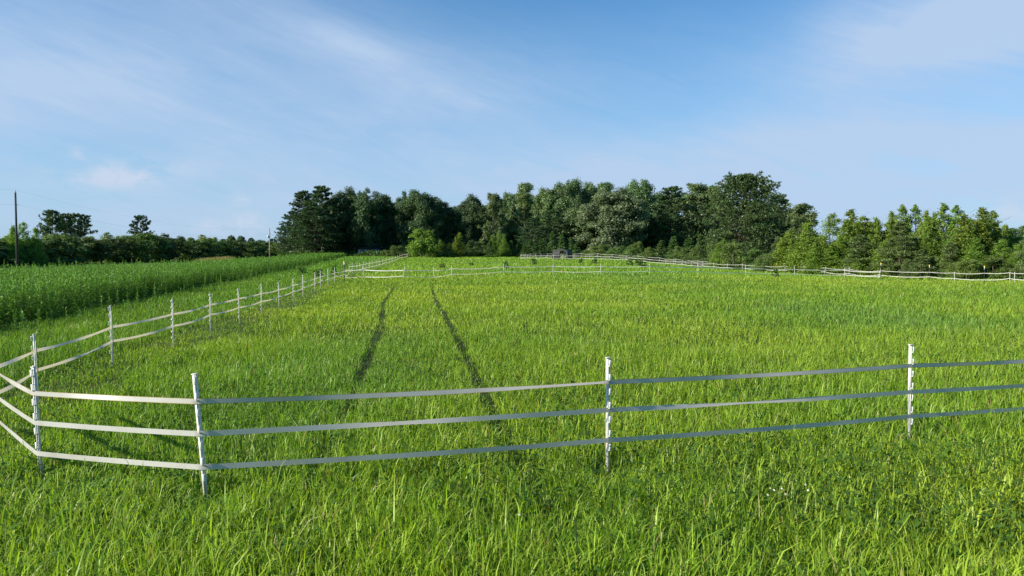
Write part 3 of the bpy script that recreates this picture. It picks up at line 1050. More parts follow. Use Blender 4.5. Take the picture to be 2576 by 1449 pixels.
WOOD = [
    # kind, px, dist, top, half, label
    ('pine', 713, 232, 566, 15, 'pine_tree', 'small dark pine standing apart at the far left end of the wood, beside the poles'),
    ('pine', 764, 196, 481, 36, 'pine_tree', 'dark pine with feathery branches forming the left edge of the wood'),
    ('pine', 811, 194, 465, 46, 'pine_tree', 'round topped dark pine, tallest at the left end of the wood'),
    ('oak', 872, 200, 468, 42, 'hardwood_tree', 'dark broad tree just right of the round topped pine at the left end'),
    ('oak', 922, 197, 470, 36, 'hardwood_tree', 'dark broad tree above the white house half hidden in the wood'),
    ('oak', 962, 203, 479, 36, 'hardwood_tree', 'dark tree sloping down to the notch left of the oak with a ragged top'),
    ('oak', 1012, 212, 478, 24, 'hardwood_tree', 'narrow pale topped tree rising behind the notch in the dark wood'),
    ('oak', 1056, 200, 473, 44, 'hardwood_tree', 'ragged topped oak standing straight above the bright round maple'),
    ('oak', 1106, 206, 492, 36, 'hardwood_tree', 'dark oak sloping down to the lowest dip in the wood'),
    ('oak', 1186, 204, 487, 36, 'hardwood_tree', 'rounded dark tree just right of the lowest dip in the wood'),
    ('poplar', 1240, 200, 484, 27, 'hardwood_tree', 'lighter green pointed tree right of the rounded dark tree past the dip'),
    ('oak', 1282, 212, 477, 28, 'hardwood_tree', 'pale topped tree set back left of the spiky topped tree'),
    ('poplar', 1320, 206, 457, 30, 'hardwood_tree', 'spiky topped tree whose thin tip juts above its neighbours'),
    ('oak', 1376, 202, 465, 38, 'hardwood_tree', 'dark green tree left of the highest crown of the wood'),
    ('oak', 1430, 200, 440, 44, 'hardwood_tree', 'highest broad crown in the middle of the wood'),
    ('oak', 1482, 206, 455, 32, 'hardwood_tree', 'dark tree tucked against the right side of the highest crown'),
    ('poplar', 1520, 212, 456, 32, 'hardwood_tree', 'flat topped tree set back behind the big pale oak'),
    ('oak', 1610, 202, 449, 50, 'hardwood_tree', 'wide domed tree behind and right of the big pale oak'),
    ('pale_oak', 1541, 182, 470, 74, 'oak_tree', 'big pale grey green oak standing in front of the wood'),
    ('pine', 1684, 188, 467, 52, 'pine_tree', 'dark spreading pine between the big pale oak and the tallest pine'),
    ('poplar', 1748, 196, 459, 46, 'hardwood_tree', 'pale leafy tree rising behind the gap left of the broad pine'),
    ('poplar', 1792, 194, 466, 40, 'hardwood_tree', 'pale leafy tree touching the left side of the broad pine'),
    ('big_pine', 1872, 158, 440, 100, 'pine_tree', 'broad bushy pine, nearest big tree at the right end of the wood'),
    ('pine', 1950, 172, 490, 40, 'pine_tree', 'dark pine shaded behind the right shoulder of the broad bushy pine'),
    ('poplar', 2020, 148, 511, 38, 'hardwood_tree', 'pale silvery tree alone between the broad pine and the thicket'),
    ('oak', 1984, 170, 524, 34, 'hardwood_tree', 'low dark tree behind the pale silvery tree'),
    ('pine', 1392, 186, 528, 46, 'pine_tree', 'bushy mid sized pine in front of the spiky topped tree'),
    ('pine', 1338, 180, 548, 34, 'pine_tree', 'shorter bushy pine at the front of the wood, left of the shelter'),
    # second row that closes the wood
    ('oak', 842, 222, 492, 40, 'hardwood_tree', 'dark tree in the shaded row behind the left end of the wood'),
    ('oak', 1000, 226, 508, 46, 'hardwood_tree', 'dark tree glimpsed deep in shade behind the notch'),
    ('oak', 1145, 226, 512, 42, 'hardwood_tree', 'dark tree filling the lowest dip from behind'),
    ('oak', 1240, 228, 505, 40, 'hardwood_tree', 'shaded tree behind the lighter green pointed tree'),
    ('oak', 1350, 230, 486, 44, 'hardwood_tree', 'shaded tree behind the dark green tree left of the highest crown'),
    ('oak', 1665, 224, 478, 44, 'hardwood_tree', 'shaded tree behind the dark spreading pine'),
    ('oak', 1900, 205, 500, 60, 'hardwood_tree', 'shaded tree hidden mostly behind the broad bushy pine'),
    ('oak', 900, 220, 515, 60, 'hardwood_tree', 'low shaded tree over the roof of the white house'),
    ('oak', 795, 218, 510, 56, 'hardwood_tree', 'shaded tree behind the leftmost feathery pine'),
    ('oak', 955, 230, 512, 56, 'hardwood_tree', 'shaded tree deep in the wood left of the notch'),
    ('oak', 1060, 228, 502, 56, 'hardwood_tree', 'shaded tree behind the ragged topped oak'),
    ('oak', 1105, 222, 530, 60, 'hardwood_tree', 'lower shaded tree behind the slope down to the dip'),
    ('oak', 1195, 226, 512, 56, 'hardwood_tree', 'shaded tree behind the rounded dark tree past the dip'),
    ('oak', 1295, 222, 500, 56, 'hardwood_tree', 'shaded tree behind the pale topped tree by the spiky one'),
    ('oak', 1415, 224, 480, 60, 'hardwood_tree', 'shaded tree behind the highest crown'),
    ('oak', 1490, 226, 480, 60, 'hardwood_tree', 'shaded tree behind the left shoulder of the big pale oak'),
    ('oak', 1580, 224, 475, 60, 'hardwood_tree', 'shaded tree behind the wide domed tree'),
    ('oak', 1720, 222, 486, 60, 'hardwood_tree', 'shaded tree in the gap left of the broad pine'),
    ('oak', 1790, 224, 486, 60, 'hardwood_tree', 'shaded tree just behind the left side of the broad pine'),
    ('pine', 740, 206, 530, 36, 'pine_tree', 'low feathery pine at the outer left edge of the wood'),
    ('pine', 795, 188, 520, 50, 'pine_tree', 'lower pine in front of the round topped dark pine'),
    ('oak', 1560, 196, 500, 56, 'hardwood_tree', 'dark tree pressed against the back of the big pale oak'),
    ('oak', 1460, 190, 520, 50, 'hardwood_tree', 'dark lower tree left of the big pale oak'),
]
for k, px, d, top, half, nm, lab in WOOD:
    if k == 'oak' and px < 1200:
        k = 'shaded_oak'
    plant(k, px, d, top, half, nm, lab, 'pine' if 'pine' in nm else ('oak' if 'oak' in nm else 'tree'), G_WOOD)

YOUNG = [
    ('maple', 1060, 166, 572, 42, 'maple_tree', 'bright round maple standing out before the dark wood', 'maple'),
    ('bush', 1000, 172, 616, 26, 'bush', 'low bush leaning against the left side of the bright round maple', 'bush'),
    ('bush', 972, 178, 629, 20, 'bush', 'lowest bush beside the far corner of the white fence', 'bush'),
    ('sapling', 1108, 172, 602, 16, 'young_tree', 'slim young tree just right of the bright round maple', 'young tree'),
    ('small_pine', 1132, 166, 612, 14, 'young_pine', 'short young pine right of the slim young tree by the maple', 'young pine'),
    ('sapling', 1157, 174, 584, 17, 'young_tree', 'pointed bright young tree halfway between the maple and the twin pointed one', 'young tree'),
    ('small_pine', 1180, 170, 606, 14, 'young_pine', 'young pine right of the pointed bright young tree', 'young pine'),
    ('bush', 1210, 176, 602, 22, 'bush', 'broad low bush between two pointed bright young trees', 'bush'),
    ('sapling', 1256, 172, 580, 18, 'young_tree', 'tall pointed bright young tree left of the row of young pines', 'young tree'),
    ('small_pine', 1232, 168, 606, 15, 'young_pine', 'young pine touching the left side of the tall pointed young tree', 'young pine'),
    ('small_pine', 1284, 172, 606, 15, 'young_pine', 'first young pine right of the tall pointed young tree', 'young pine'),
    ('small_pine', 1308, 174, 604, 16, 'young_pine', 'young pine behind the left corner of the far paddock', 'young pine'),
    ('small_pine', 1334, 172, 608, 16, 'young_pine', 'young pine in the row left of the shelter, second from the paddock corner', 'young pine'),
    ('small_pine', 1362, 172, 602, 17, 'young_pine', 'young pine in the row left of the shelter, third from the paddock corner', 'young pine'),
    ('small_pine', 1388, 168, 584, 14, 'young_pine', 'tall thin young pine just left of the shelter roof', 'young pine'),
    ('small_pine', 1413, 166, 590, 14, 'young_pine', 'thin young pine rising straight behind the shelter', 'young pine'),
    ('small_pine', 1436, 166, 598, 13, 'young_pine', 'thin young pine above the right end of the shelter', 'young pine'),
    ('small_pine', 1449, 160, 612, 12, 'young_pine', 'short young pine touching the right side of the shelter', 'young pine'),
    ('bush', 1478, 158, 628, 22, 'bush', 'low bush right of the shelter', 'bush'),
    ('bush', 1518, 166, 612, 26, 'bush', 'dark bush under the left side of the big pale oak', 'bush'),
    ('bush', 1562, 164, 616, 26, 'bush', 'bush at the foot of the big pale oak', 'bush'),
    ('bush', 1602, 168, 606, 26, 'bush', 'bush under the right side of the big pale oak', 'bush'),
    ('bush', 1634, 146, 620, 26, 'bush', 'bright low bush in front of the black fence post with a white top', 'bush'),
    ('small_pine', 1662, 158, 606, 22, 'young_pine', 'bushy young pine under the dark spreading pine', 'young pine'),
    ('small_pine', 1694, 154, 596, 22, 'young_pine', 'bushy young pine right of the one under the dark spreading pine', 'young pine'),
    ('small_pine', 1730, 150, 600, 24, 'young_pine', 'bushy young pine under the left edge of the broad pine', 'young pine'),
    ('small_pine', 1764, 146, 592, 24, 'young_pine', 'bushy young pine in front of the left branches of the broad pine', 'young pine'),
    ('bush', 1796, 140, 612, 28, 'bush', 'dark bush at the foot of the broad pine', 'bush'),
    ('bush', 1846, 112, 602, 38, 'bush', 'bright leafy bush in front of the broad pine', 'bush'),
    ('bush', 1900, 110, 620, 34, 'bush', 'yellowish bush right of the bright leafy bush by the broad pine', 'bush'),
    ('young_pine', 1955, 104, 596, 24, 'young_pine', 'pale tipped young pine between the broad pine and the pointed shrub', 'young pine'),
    ('sapling', 1986, 100, 580, 40, 'young_tree', 'pointed yellow green shrub at the left end of the thicket', 'young tree'),
    ('bush', 1930, 100, 634, 34, 'bush', 'yellow leaved low bush before the pointed yellow green shrub', 'bush'),
    ('bush', 2030, 104, 618, 30, 'bush', 'dark low bush right of the pointed yellow green shrub', 'bush'),
    ('bush', 1090, 166, 622, 22, 'bush', 'low bush against the right foot of the bright round maple', 'bush'),
    ('small_pine', 1320, 166, 616, 16, 'young_pine', 'low young pine in front of the row left of the shelter', 'young pine'),
    ('small_pine', 1350, 166, 612, 16, 'young_pine', 'low young pine halfway between the paddock corner and the shelter', 'young pine'),
    ('bush', 1500, 156, 618, 26, 'bush', 'leafy bush between the low bush by the shelter and the big pale oak', 'bush'),
    ('bush', 1545, 152, 622, 28, 'bush', 'leafy bush in front of the trunk of the big pale oak', 'bush'),
    ('bush', 1590, 148, 618, 28, 'bush', 'leafy bush right of the big pale oak trunk', 'bush'),
    ('bush', 1710, 138, 616, 28, 'bush', 'leafy bush in front of the bushy young pines left of the broad pine', 'bush'),
    ('bush', 1750, 130, 618, 30, 'bush', 'leafy bush below the left branches of the broad pine', 'bush'),
    ('sapling', 1820, 122, 600, 30, 'young_tree', 'leafy young tree in front of the trunk of the broad pine', 'young tree'),
]
for k, px, d, top, half, nm, lab, cat in YOUNG:
    plant(k, px, d, top, half, nm, lab, cat, G_YOUNG)

THICK = [
    ('sapling', 2090, 92, 534, 58, 'young_tree', 'broad cone shaped bright young tree, leftmost tall one of the thicket', 'young tree', 2),
    ('sapling', 2137, 96, 526, 44, 'young_tree', 'yellow green young tree with a single tall leader right of the cone shaped one', 'young tree', 3),
    ('sapling', 2170, 94, 540, 46, 'young_tree', 'rounded young tree right of the yellow green one with a single leader', 'young tree', 0),
    ('sapling', 2204, 96, 552, 40, 'young_tree', 'shorter young tree in the dip before the twin leaders', 'young tree', 0),
    ('sapling', 2240, 94, 530, 34, 'young_tree', 'loose young tree left of the twin leaders, behind the front pine', 'young tree', 1),
    ('sapling', 2267, 92, 514, 34, 'young_tree', 'tall young tree forming the left of the twin leaders', 'young tree', 3),
    ('sapling', 2299, 92, 514, 34, 'young_tree', 'tall young tree forming the right of the twin leaders', 'young tree', 3),
    ('sapling', 2327, 90, 528, 32, 'young_tree', 'slim young tree right of the twin leaders', 'young tree', 1),
    ('sapling', 2348, 88, 530, 32, 'young_tree', 'young tree between the slim one and the highest young tree', 'young tree', 0),
    ('sapling', 2371, 86, 510, 38, 'young_tree', 'highest young tree of the thicket with a long leafy tip', 'young tree', 3),
    ('sapling', 2402, 84, 516, 40, 'young_tree', 'pointed young tree right of the highest one', 'young tree', 3),
    ('sapling', 2436, 84, 546, 38, 'young_tree', 'lower young tree in the dip right of the pointed one', 'young tree', 0),
    ('sapling', 2467, 78, 520, 54, 'young_tree', 'broad bright green young tree, largest on the right of the thicket', 'young tree', 1),
    ('sapling', 2494, 80, 530, 40, 'young_tree', 'young tree against the right side of the largest bright one', 'young tree', 3),
    ('sapling', 2526, 82, 562, 36, 'young_tree', 'low young tree near the right edge of the photo', 'young tree', 0),
    ('sapling', 2566, 80, 592, 40, 'young_tree', 'lowest young tree at the right edge of the photo', 'young tree', 0),
    ('young_pine', 2262, 80, 560, 58, 'young_pine', 'large soft young pine at the front of the thicket', 'young pine', 0),
    ('young_pine', 2166, 84, 592, 48, 'young_pine', 'soft young pine in front of the rounded young tree', 'young pine', 1),
    ('young_pine', 2394, 76, 610, 36, 'young_pine', 'narrow young pine in front of the pointed young tree', 'young pine', 1),
    ('young_pine', 2316, 77, 628, 30, 'young_pine', 'small young pine right of the large soft one', 'young pine', 0),
    ('young_pine', 2282, 74, 652, 20, 'young_pine', 'smallest young pine beside the leaning fence posts', 'young pine', 1),
    ('bush', 2210, 84, 632, 46, 'bush', 'olive bush left of the large soft young pine', 'bush', 0),
    ('bush', 2126, 88, 640, 40, 'bush', 'yellowish low bush under the broad cone shaped young tree', 'bush', 1),
    ('bush', 2076, 92, 640, 44, 'bush', 'low green bush at the left foot of the thicket', 'bush', 2),
    ('bush', 2350, 78, 640, 40, 'bush', 'dark bush behind the first steel post from the right thicket gap', 'bush', 1),
    ('bush', 2432, 72, 650, 44, 'bush', 'bright bush under the largest bright young tree', 'bush', 0),
    ('bush', 2500, 72, 640, 50, 'bush', 'olive bush behind the rightmost white fence posts', 'bush', 2),
    ('bush', 2560, 70, 660, 44, 'bush', 'dark bush at the right end of the thicket', 'bush', 1),
    ('sapling', 2054, 98, 590, 44, 'young_tree', 'young tree sloping up to the broad cone shaped one from the left', 'young tree', 1),
    ('sapling', 2190, 84, 588, 44, 'young_tree', 'mid height young tree left of the large soft young pine', 'young tree', 2),
    ('sapling', 2330, 80, 575, 46, 'young_tree', 'mid height young tree in the gap right of the large soft young pine', 'young tree', 1),
    ('sapling', 2440, 76, 585, 46, 'young_tree', 'mid height young tree before the dip right of the pointed one', 'young tree', 2),
    ('sapling', 2520, 74, 600, 46, 'young_tree', 'mid height young tree before the low young tree at the right', 'young tree', 0),
    ('sapling', 2115, 88, 598, 44, 'young_tree', 'mid height young tree at the right foot of the broad cone shaped one', 'young tree', 1),
    ('oak', 2570, 150, 566, 60, 'hardwood_tree', 'distant dark tree behind the right end of the thicket', 'tree', 0),
    ('oak', 2500, 155, 580, 60, 'hardwood_tree', 'distant dark tree glimpsed over the low young tree on the right', 'tree', 1),
    ('young_pine', 2604, 66, 548, 44, 'young_pine', 'pine at the right edge with only a branch showing', 'young pine', 0),
]
for k, px, d, top, half, nm, lab, cat, var in THICK:
    plant(k, px, d, top, half, nm, lab, cat, G_THICK, var)

# pasture weeds that stand up singly
for px, d, top, half, lab in [
    (1113, 96, 662, 9, 'leafy weed standing alone in the pasture left of the white cross fence middle'),
    (1186, 104, 660, 7, 'small leafy weed in the middle of the far pasture'),
    (1273, 92, 656, 8, 'leafy weed behind the cross fence post below the paddock corner'),
    (1343, 112, 649, 9, 'leafy weed just right of the far paddock corner'),
    (1461, 118, 650, 7, 'thin weed hanging through the tape right of the shelter'),
    (1497, 116, 651, 9, 'low leafy weed second from the shelter'),
    (1584, 104, 650, 10, 'upright leafy weed left of the biggest pasture weed'),
    (1609, 100, 652, 18, 'biggest leafy weed clump in the far pasture'),
    (840, 70, 668, 9, 'leafy weed left of the black post with a yellow cap'),
    (1950, 70, 676, 10, 'tall weed clump growing through the cross fence on the right'),
    (800, 66, 676, 14, 'low bushy weed on the strip between fence and weed field'),
    (760, 74, 672, 14, 'low bushy weed at the edge of the weed field'),
]:
    plant('weed_bush', px, d, top, half, 'weed_plant', lab, 'weed', 'weeds standing singly in the pasture')

# hedgerow along the road on the left
ORD = ['first', 'second', 'third', 'fourth', 'fifth', 'sixth', 'seventh', 'eighth', 'ninth', 'tenth', 'eleventh', 'twelfth', 'thirteenth', 'fourteenth',
       'fifteenth', 'sixteenth', 'seventeenth', 'eighteenth', 'nineteenth', 'twentieth', 'twenty first', 'twenty second', 'twenty third', 'twenty fourth',
       'twenty fifth', 'twenty sixth', 'twenty seventh', 'twenty eighth', 'twenty ninth', 'thirtieth', 'thirty first', 'thirty second', 'thirty third', 'thirty fourth']
hedge_top = [(-40, 600), (0, 594), (40, 598), (90, 600), (140, 590), (190, 602), (230, 598), (290, 592), (330, 590), (380, 588), (420, 594), (460, 606), (500, 602), (540, 598), (590, 604), (640, 604), (700, 606)]
hy = [106, 110, 113, 117, 121, 125, 129, 134, 139, 144, 150, 156, 162, 169, 176, 184, 192, 201, 210, 220, 231, 243, 256]
hr = random.Random(3)
cols_ = ['dark green', 'olive green', 'brownish green', 'mid green']
for i, y in enumerate(hy):
    x = -77 - (y - 106) * .055 + hr.uniform(-1.2, 1.2)
    px = 1288 + F * x / y
    top = float(np.interp(px, [a for a, b in hedge_top], [b for a, b in hedge_top])) + hr.uniform(-5, 5)
    half = 3.5 * F / y
    v = hr.randrange(3)
    plant('hedge', px, y, top, half, 'hedge_shrub', f'{["dark", "brownish", "green"][v]} shrub, {ORD[i]} from the left in the front of the long hedgerow', 'shrub', G_HEDGE, v)
for i, y in enumerate([116, 126, 137, 150, 165, 182, 200, 222, 248, 275]):
    x = -83 - (y - 106) * .05 + hr.uniform(-1, 1)
    px = 1288 + F * x / y
    top = float(np.interp(px, [a for a, b in hedge_top], [b for a, b in hedge_top])) - 1 + hr.uniform(-6, 6)
    plant('sapling' if i % 3 == 1 else 'hedge', px, y, top - (6 if i % 3 == 1 else 0), 3.2 * F / y, 'hedge_shrub', f'taller shrub, {ORD[i]} from the left in the back of the long hedgerow', 'shrub', G_HEDGE)
for i, (px, d, top, half) in enumerate([(655, 266, 606, 26), (684, 270, 607, 26), (708, 262, 610, 24)]):
    plant('hedge', px, d, top, half, 'hedge_shrub', ['shrub left of the far transformer pole at the end of the hedgerow', 'shrub behind the far transformer pole at the end of the hedgerow', 'shrub behind the shorter dark pole by the wood'][i], 'shrub', G_HEDGE)
FARL = [
    ('sapling', 60, 118, 556, 28, 'young_tree', 'pointed leafy tree just right of the near utility pole', 'tree'),
    ('lone_pine', 134, 172, 530, 30, 'pine_tree', 'broad dark pine, tallest of the clump above the hedgerow', 'pine'),
    ('lone_pine', 168, 176, 538, 26, 'pine_tree', 'dark pine in the middle of the clump above the hedgerow', 'pine'),
    ('lone_pine', 192, 180, 538, 20, 'pine_tree', 'thin pine second from the right of the clump above the hedgerow', 'pine'),
    ('lone_pine', 216, 184, 541, 22, 'pine_tree', 'sparse pine with a bare trunk at the right of the clump', 'pine'),
    ('lone_pine', 354, 190, 543, 23, 'pine_tree', 'lone pine with layered branches above the hedgerow', 'pine'),
]
for i, (k, px, d, top, half, nm, lab, cat) in enumerate(FARL):
    plant(k, px, d, top, half, nm, lab, cat, G_FAR, {1: 1, 2: 1, 3: 0, 4: 0, 5: 0}.get(i, 0))
for i, (px, d, top, half) in enumerate([(455, 330, 596, 15), (480, 340, 598, 14), (508, 330, 597, 15), (535, 345, 600, 14), (583, 350, 589, 11), (560, 350, 601, 15), (607, 345, 592, 13), (632, 350, 598, 15), (658, 360, 601, 15), (690, 370, 600, 16), (722, 340, 598, 20)]):
    plant('pine' if i % 2 else 'oak', px, d, top, half, 'distant_tree', f'{"dark pine" if i % 2 else "round tree"} on the skyline past the hedgerow, {ORD[i]} from the left', 'tree', G_FAR)


# rank growth at the feet of the wood and the thicket
def build_undergrowth():
    r = np.random.default_rng(404)
    n = 60000
    px = 700 + 1960 * r.random(n)
    dep = np.interp(px, [700, 1000, 1300, 1500, 1650, 1800, 2000, 2200, 2350, 2576, 2660], [200, 180, 176, 166, 150, 132, 106, 86, 78, 70, 66]) + 18 * r.random(n) ** 2 - 1.5
    x = (px - 1288) / F * dep
    z = tz(x, dep)
    keep = ~((px > 1375) & (px < 1450) & (dep < 158))
    x, dep, z, px = x[keep], dep[keep], z[keep], px[keep]
    n = len(x)
    hh = (.35 + 1.5 * vnoise(x, dep, 2.2, 91)) * r.random(n) ** .7 * np.where(dep < 120, .75, 1.0)
    P = np.stack([x, dep, z + hh], -1)
    Nn = rand_dirs(r, n) + np.array([0, -.2, .5])
    sz = np.maximum(.09, .0011 * dep)
    c = colours(r, n, (0.042, 0.085, 0.020), (0.085, 0.145, 0.028))
    tag(obj('undergrowth', leaves_mesh('undergrowth', P, Nn, sz, r, c), M_OAK), 'rank leafy undergrowth at the feet of the trees', 'undergrowth', kind='stuff')


build_undergrowth()


# ------------------------------------------------------------------ fences
def step_post_parts(parent, base, tip, ang, clips, tapes=(), detail=True, scale=1.0):
    """white step-in post: flat moulded shaft with a cap; clips become its children. ang turns the clip face"""
    L = (tip - base).length
    zq = (tip - base).normalized()
    xq = Vector((math.cos(ang), math.sin(ang), 0))
    xq = (xq - zq * xq.dot(zq)).normalized()
    yq = zq.cross(xq)
    Mx = Matrix((xq, yq, zq)).transposed().to_4x4()
    Mx.translation = base
    mb = MB()
    s = scale
    mb.box(-.017 * s, .017 * s, -.009 * s, .009 * s, -.18, L - .010, bev=.004 * s)
    mb.box(-.004 * s, .004 * s, -.015 * s, -.0092 * s, -.05, L - .02)          # front rib
    mb.box(-.004 * s, .004 * s, .0092 * s, .015 * s, -.05, L - .02)            # back rib
    mb.box(-.022 * s, .022 * s, -.015 * s, .015 * s, L - .010, L, bev=.003)    # cap
    o = obj('post', mb.mesh('post'), M_PVC, parent)
    o.matrix_local = Matrix(parent.matrix_basis).inverted() @ Mx
    if detail:
        for zc in clips:
            c = MB()
            hgt = .030
            c.box(.002, .0195, -.036, -.030, zc - hgt, zc + hgt, bev=.002)
            c.box(.002, .0185, -.0305, -.0095, zc - hgt, zc - hgt + .006)
            c.box(.013, .0185, -.0305, -.0095, zc + hgt - .007, zc + hgt - .001)
            obj('clip', c.mesh('clip'), M_CLIP, o)
    else:
        c = MB()
        for zc in clips:
            c.box(.005, .024, -.030, -.0095, zc - .02, zc + .02)
        if clips:
            obj('clips', c.mesh('clip'), M_CLIP, o)
    return o


def steel_post(parent, base, height, cap='yellow', label=None):
    """T-section steel post with a painted top and a plastic cap"""
    mb = MB()
    mb.box(-.030, .030, -.004, .004, -.3, height - .10)
    mb.box(-.004, .004, .0042, .038, -.3, height - .10)
    for k in range(int(height / .08)):
        mb.box(-.010, .010, -.014, -.0042, .05 + k * .08, .085 + k * .08)
    o = obj('steel_post', mb.mesh('steel_post'), M_STEEL, parent)
    o.matrix_local = Matrix(parent.matrix_basis).inverted() @ Matrix.Translation(base)
    if label:
        o['label'] = label
    t = MB()
    t.box(-.032, .032, -.0065, .0065, height - .10, height + .06)
    t.box(-.0065, .0065, .0067, .040, height - .10, height + .06)
    obj('painted_top', t.mesh('painted_top'), M_WHITE, o)
    if cap:
        c = MB()
        c.tube([(0, .008, height + .055), (0, .008, height + .075), (0, .008, height + .14), (0, .008, height + .155)], [.036, .05, .048, .03], 10)
        obj('cap', c.mesh('cap', True), M_YELLOW, o)
    return o


def tape(parent, pts, width, mat, sag=.02, twist=None, seed=0, name='tape', per=14, wav=.25):
    """woven ribbon hung from post to post, with slack, ripples and twists"""
    r = np.random.default_rng(seed)
    C, U = [], []
    length = 0.0
    W = []
    pts = [Vector(p) for p in pts]
    for i in range(len(pts) - 1):
        a, b = pts[i], pts[i + 1]
        L = (b - a).length
        n = max(4, int(per * min(1.6, L / 2.5)))
        tw = twist(i) if twist else (0, .5, .2)
        ph = r.random() * 6.28
        sg = sag * L / 3.5 * (.6 + .8 * r.random())
        d = (b - a).normalized()
        nrm = Vector((-d.y, d.x, 0)).normalized()
        for k in range(n + (1 if i == len(pts) - 2 else 0)):
            t = k / n
            p = a.lerp(b, t) - Vector((0, 0, sg * 4 * t * (1 - t)))
            env = min(1, 5 * min(t, 1 - t))
            ang = tw[0] * math.exp(-((t - tw[1]) / tw[2]) ** 2) + wav * env * math.sin(ph + t * L * 1.7) + wav * .5 * env * math.sin(ph * 2 + t * L * 4.1)
            v = Vector((0, 0, 1)) * math.cos(ang) + nrm * math.sin(ang)
            C.append((p - v * width / 2, p + v * width / 2))
            U.append(length + t * L)
            W.append(p)
        length += L
    n = len(C)
    V = np.array([list(q) for c in C for q in c])
    inv = Matrix(parent.matrix_basis).inverted()
    V = np.array([list(inv @ Vector(p)) for p in V])
    Q = [(2 * i, 2 * i + 2, 2 * i + 3, 2 * i + 1) for i in range(n - 1)]
    uv = np.array([(U[i], s) for i in range(n) for s in (0.0, 1.0)])
    me = mesh_from(name, V, None, Q, uv=uv, smooth=True)
    return obj(name, me, mat, parent)


V3 = Vector


def fence_a():
    """three-tape fence across the foreground"""
    root = empty('electric_fence', at(493, 6.1), 0, 'white three tape electric fence across the foreground grass', 'fence')
    posts = [  # base xyz, tip offset, clip face angle
        (-6.9 * .8, 8.25, (0.0, 0, 1.06), 0.5),
        (103, 6.78, (-.042, 0, 1.0), -.45),
        (519, 6.03, (-.070, -.01, 1.13), -.12),
        (1529, 7.0, (-.005, 0, 1.10), .15),
        (2287, 8.2, (-.006, 0, 1.14), .28),
        (8.5, 9.75, (0, 0, 1.1), .3),
    ]
    P = []
    clipz = [.13, .31, .46, .57, .68, .80, .915, 1.05]
    for i, (px, d, tip, ang) in enumerate(posts):
        if i in (0, 5):
            b = Vector((px, d, gz(px, d)))
        else:
            b = at(px, d)
        t = b + Vector(tip)
        if i not in (0, 5):
            t.z = zrow((0, 922, 939, 898, 866)[i], d)
        P.append((b, t))
        if i:
            L = (t - b).length
            step_post_parts(root, b, t, ang, [L - .055 - k * .128 for k in range(int((L - .1) / .128))], detail=(i < 5), scale=1.05)
    # heights of the tapes on each post, read off the picture: fractions of the way up
    def hgt(i, row_y):
        b, t = P[i]
        d = b.y
        return zrow(row_y, d)
    rows = [
        [None, 988, 1008, 960, 919, None],
        [None, 1062, 1089, 1030, 985, None],
        [None, 1139, 1173, 1106, 1046, None],
    ]
    first = [.69, .42, .17]
    last = [.73, .43, .155]
    rng = [lambda i: (1.25, .97, .30) if i == 2 else ((.55, .45, .2) if i == 3 else (.12, .5, .2)),
           lambda i: (1.38, .40, .20) if i == 3 else ((.95, .46, .12) if i == 2 else (.0, .5, .2)),
           lambda i: (.0, .5, .2)]
    for k in range(3):
        pts = []
        for i in range(6):
            b, t = P[i]
            z = first[k] + b.z if i == 0 else (last[k] + b.z if i == 5 else hgt(i, rows[k][i]))
            f = (z - b.z) / (t.z - b.z)
            p = b.lerp(t, f)
            ang = posts[i][3]
            p = p + Vector((math.sin(ang), -math.cos(ang), 0)) * .024
            pts.append(p)
        tape(root, pts, .043, M_TAPE_E if k == 0 else M_TAPE, sag=.010 if k else .016, twist=rng[k], seed=40 + k, per=46, wav=.22 if k == 0 else .08)
    return P


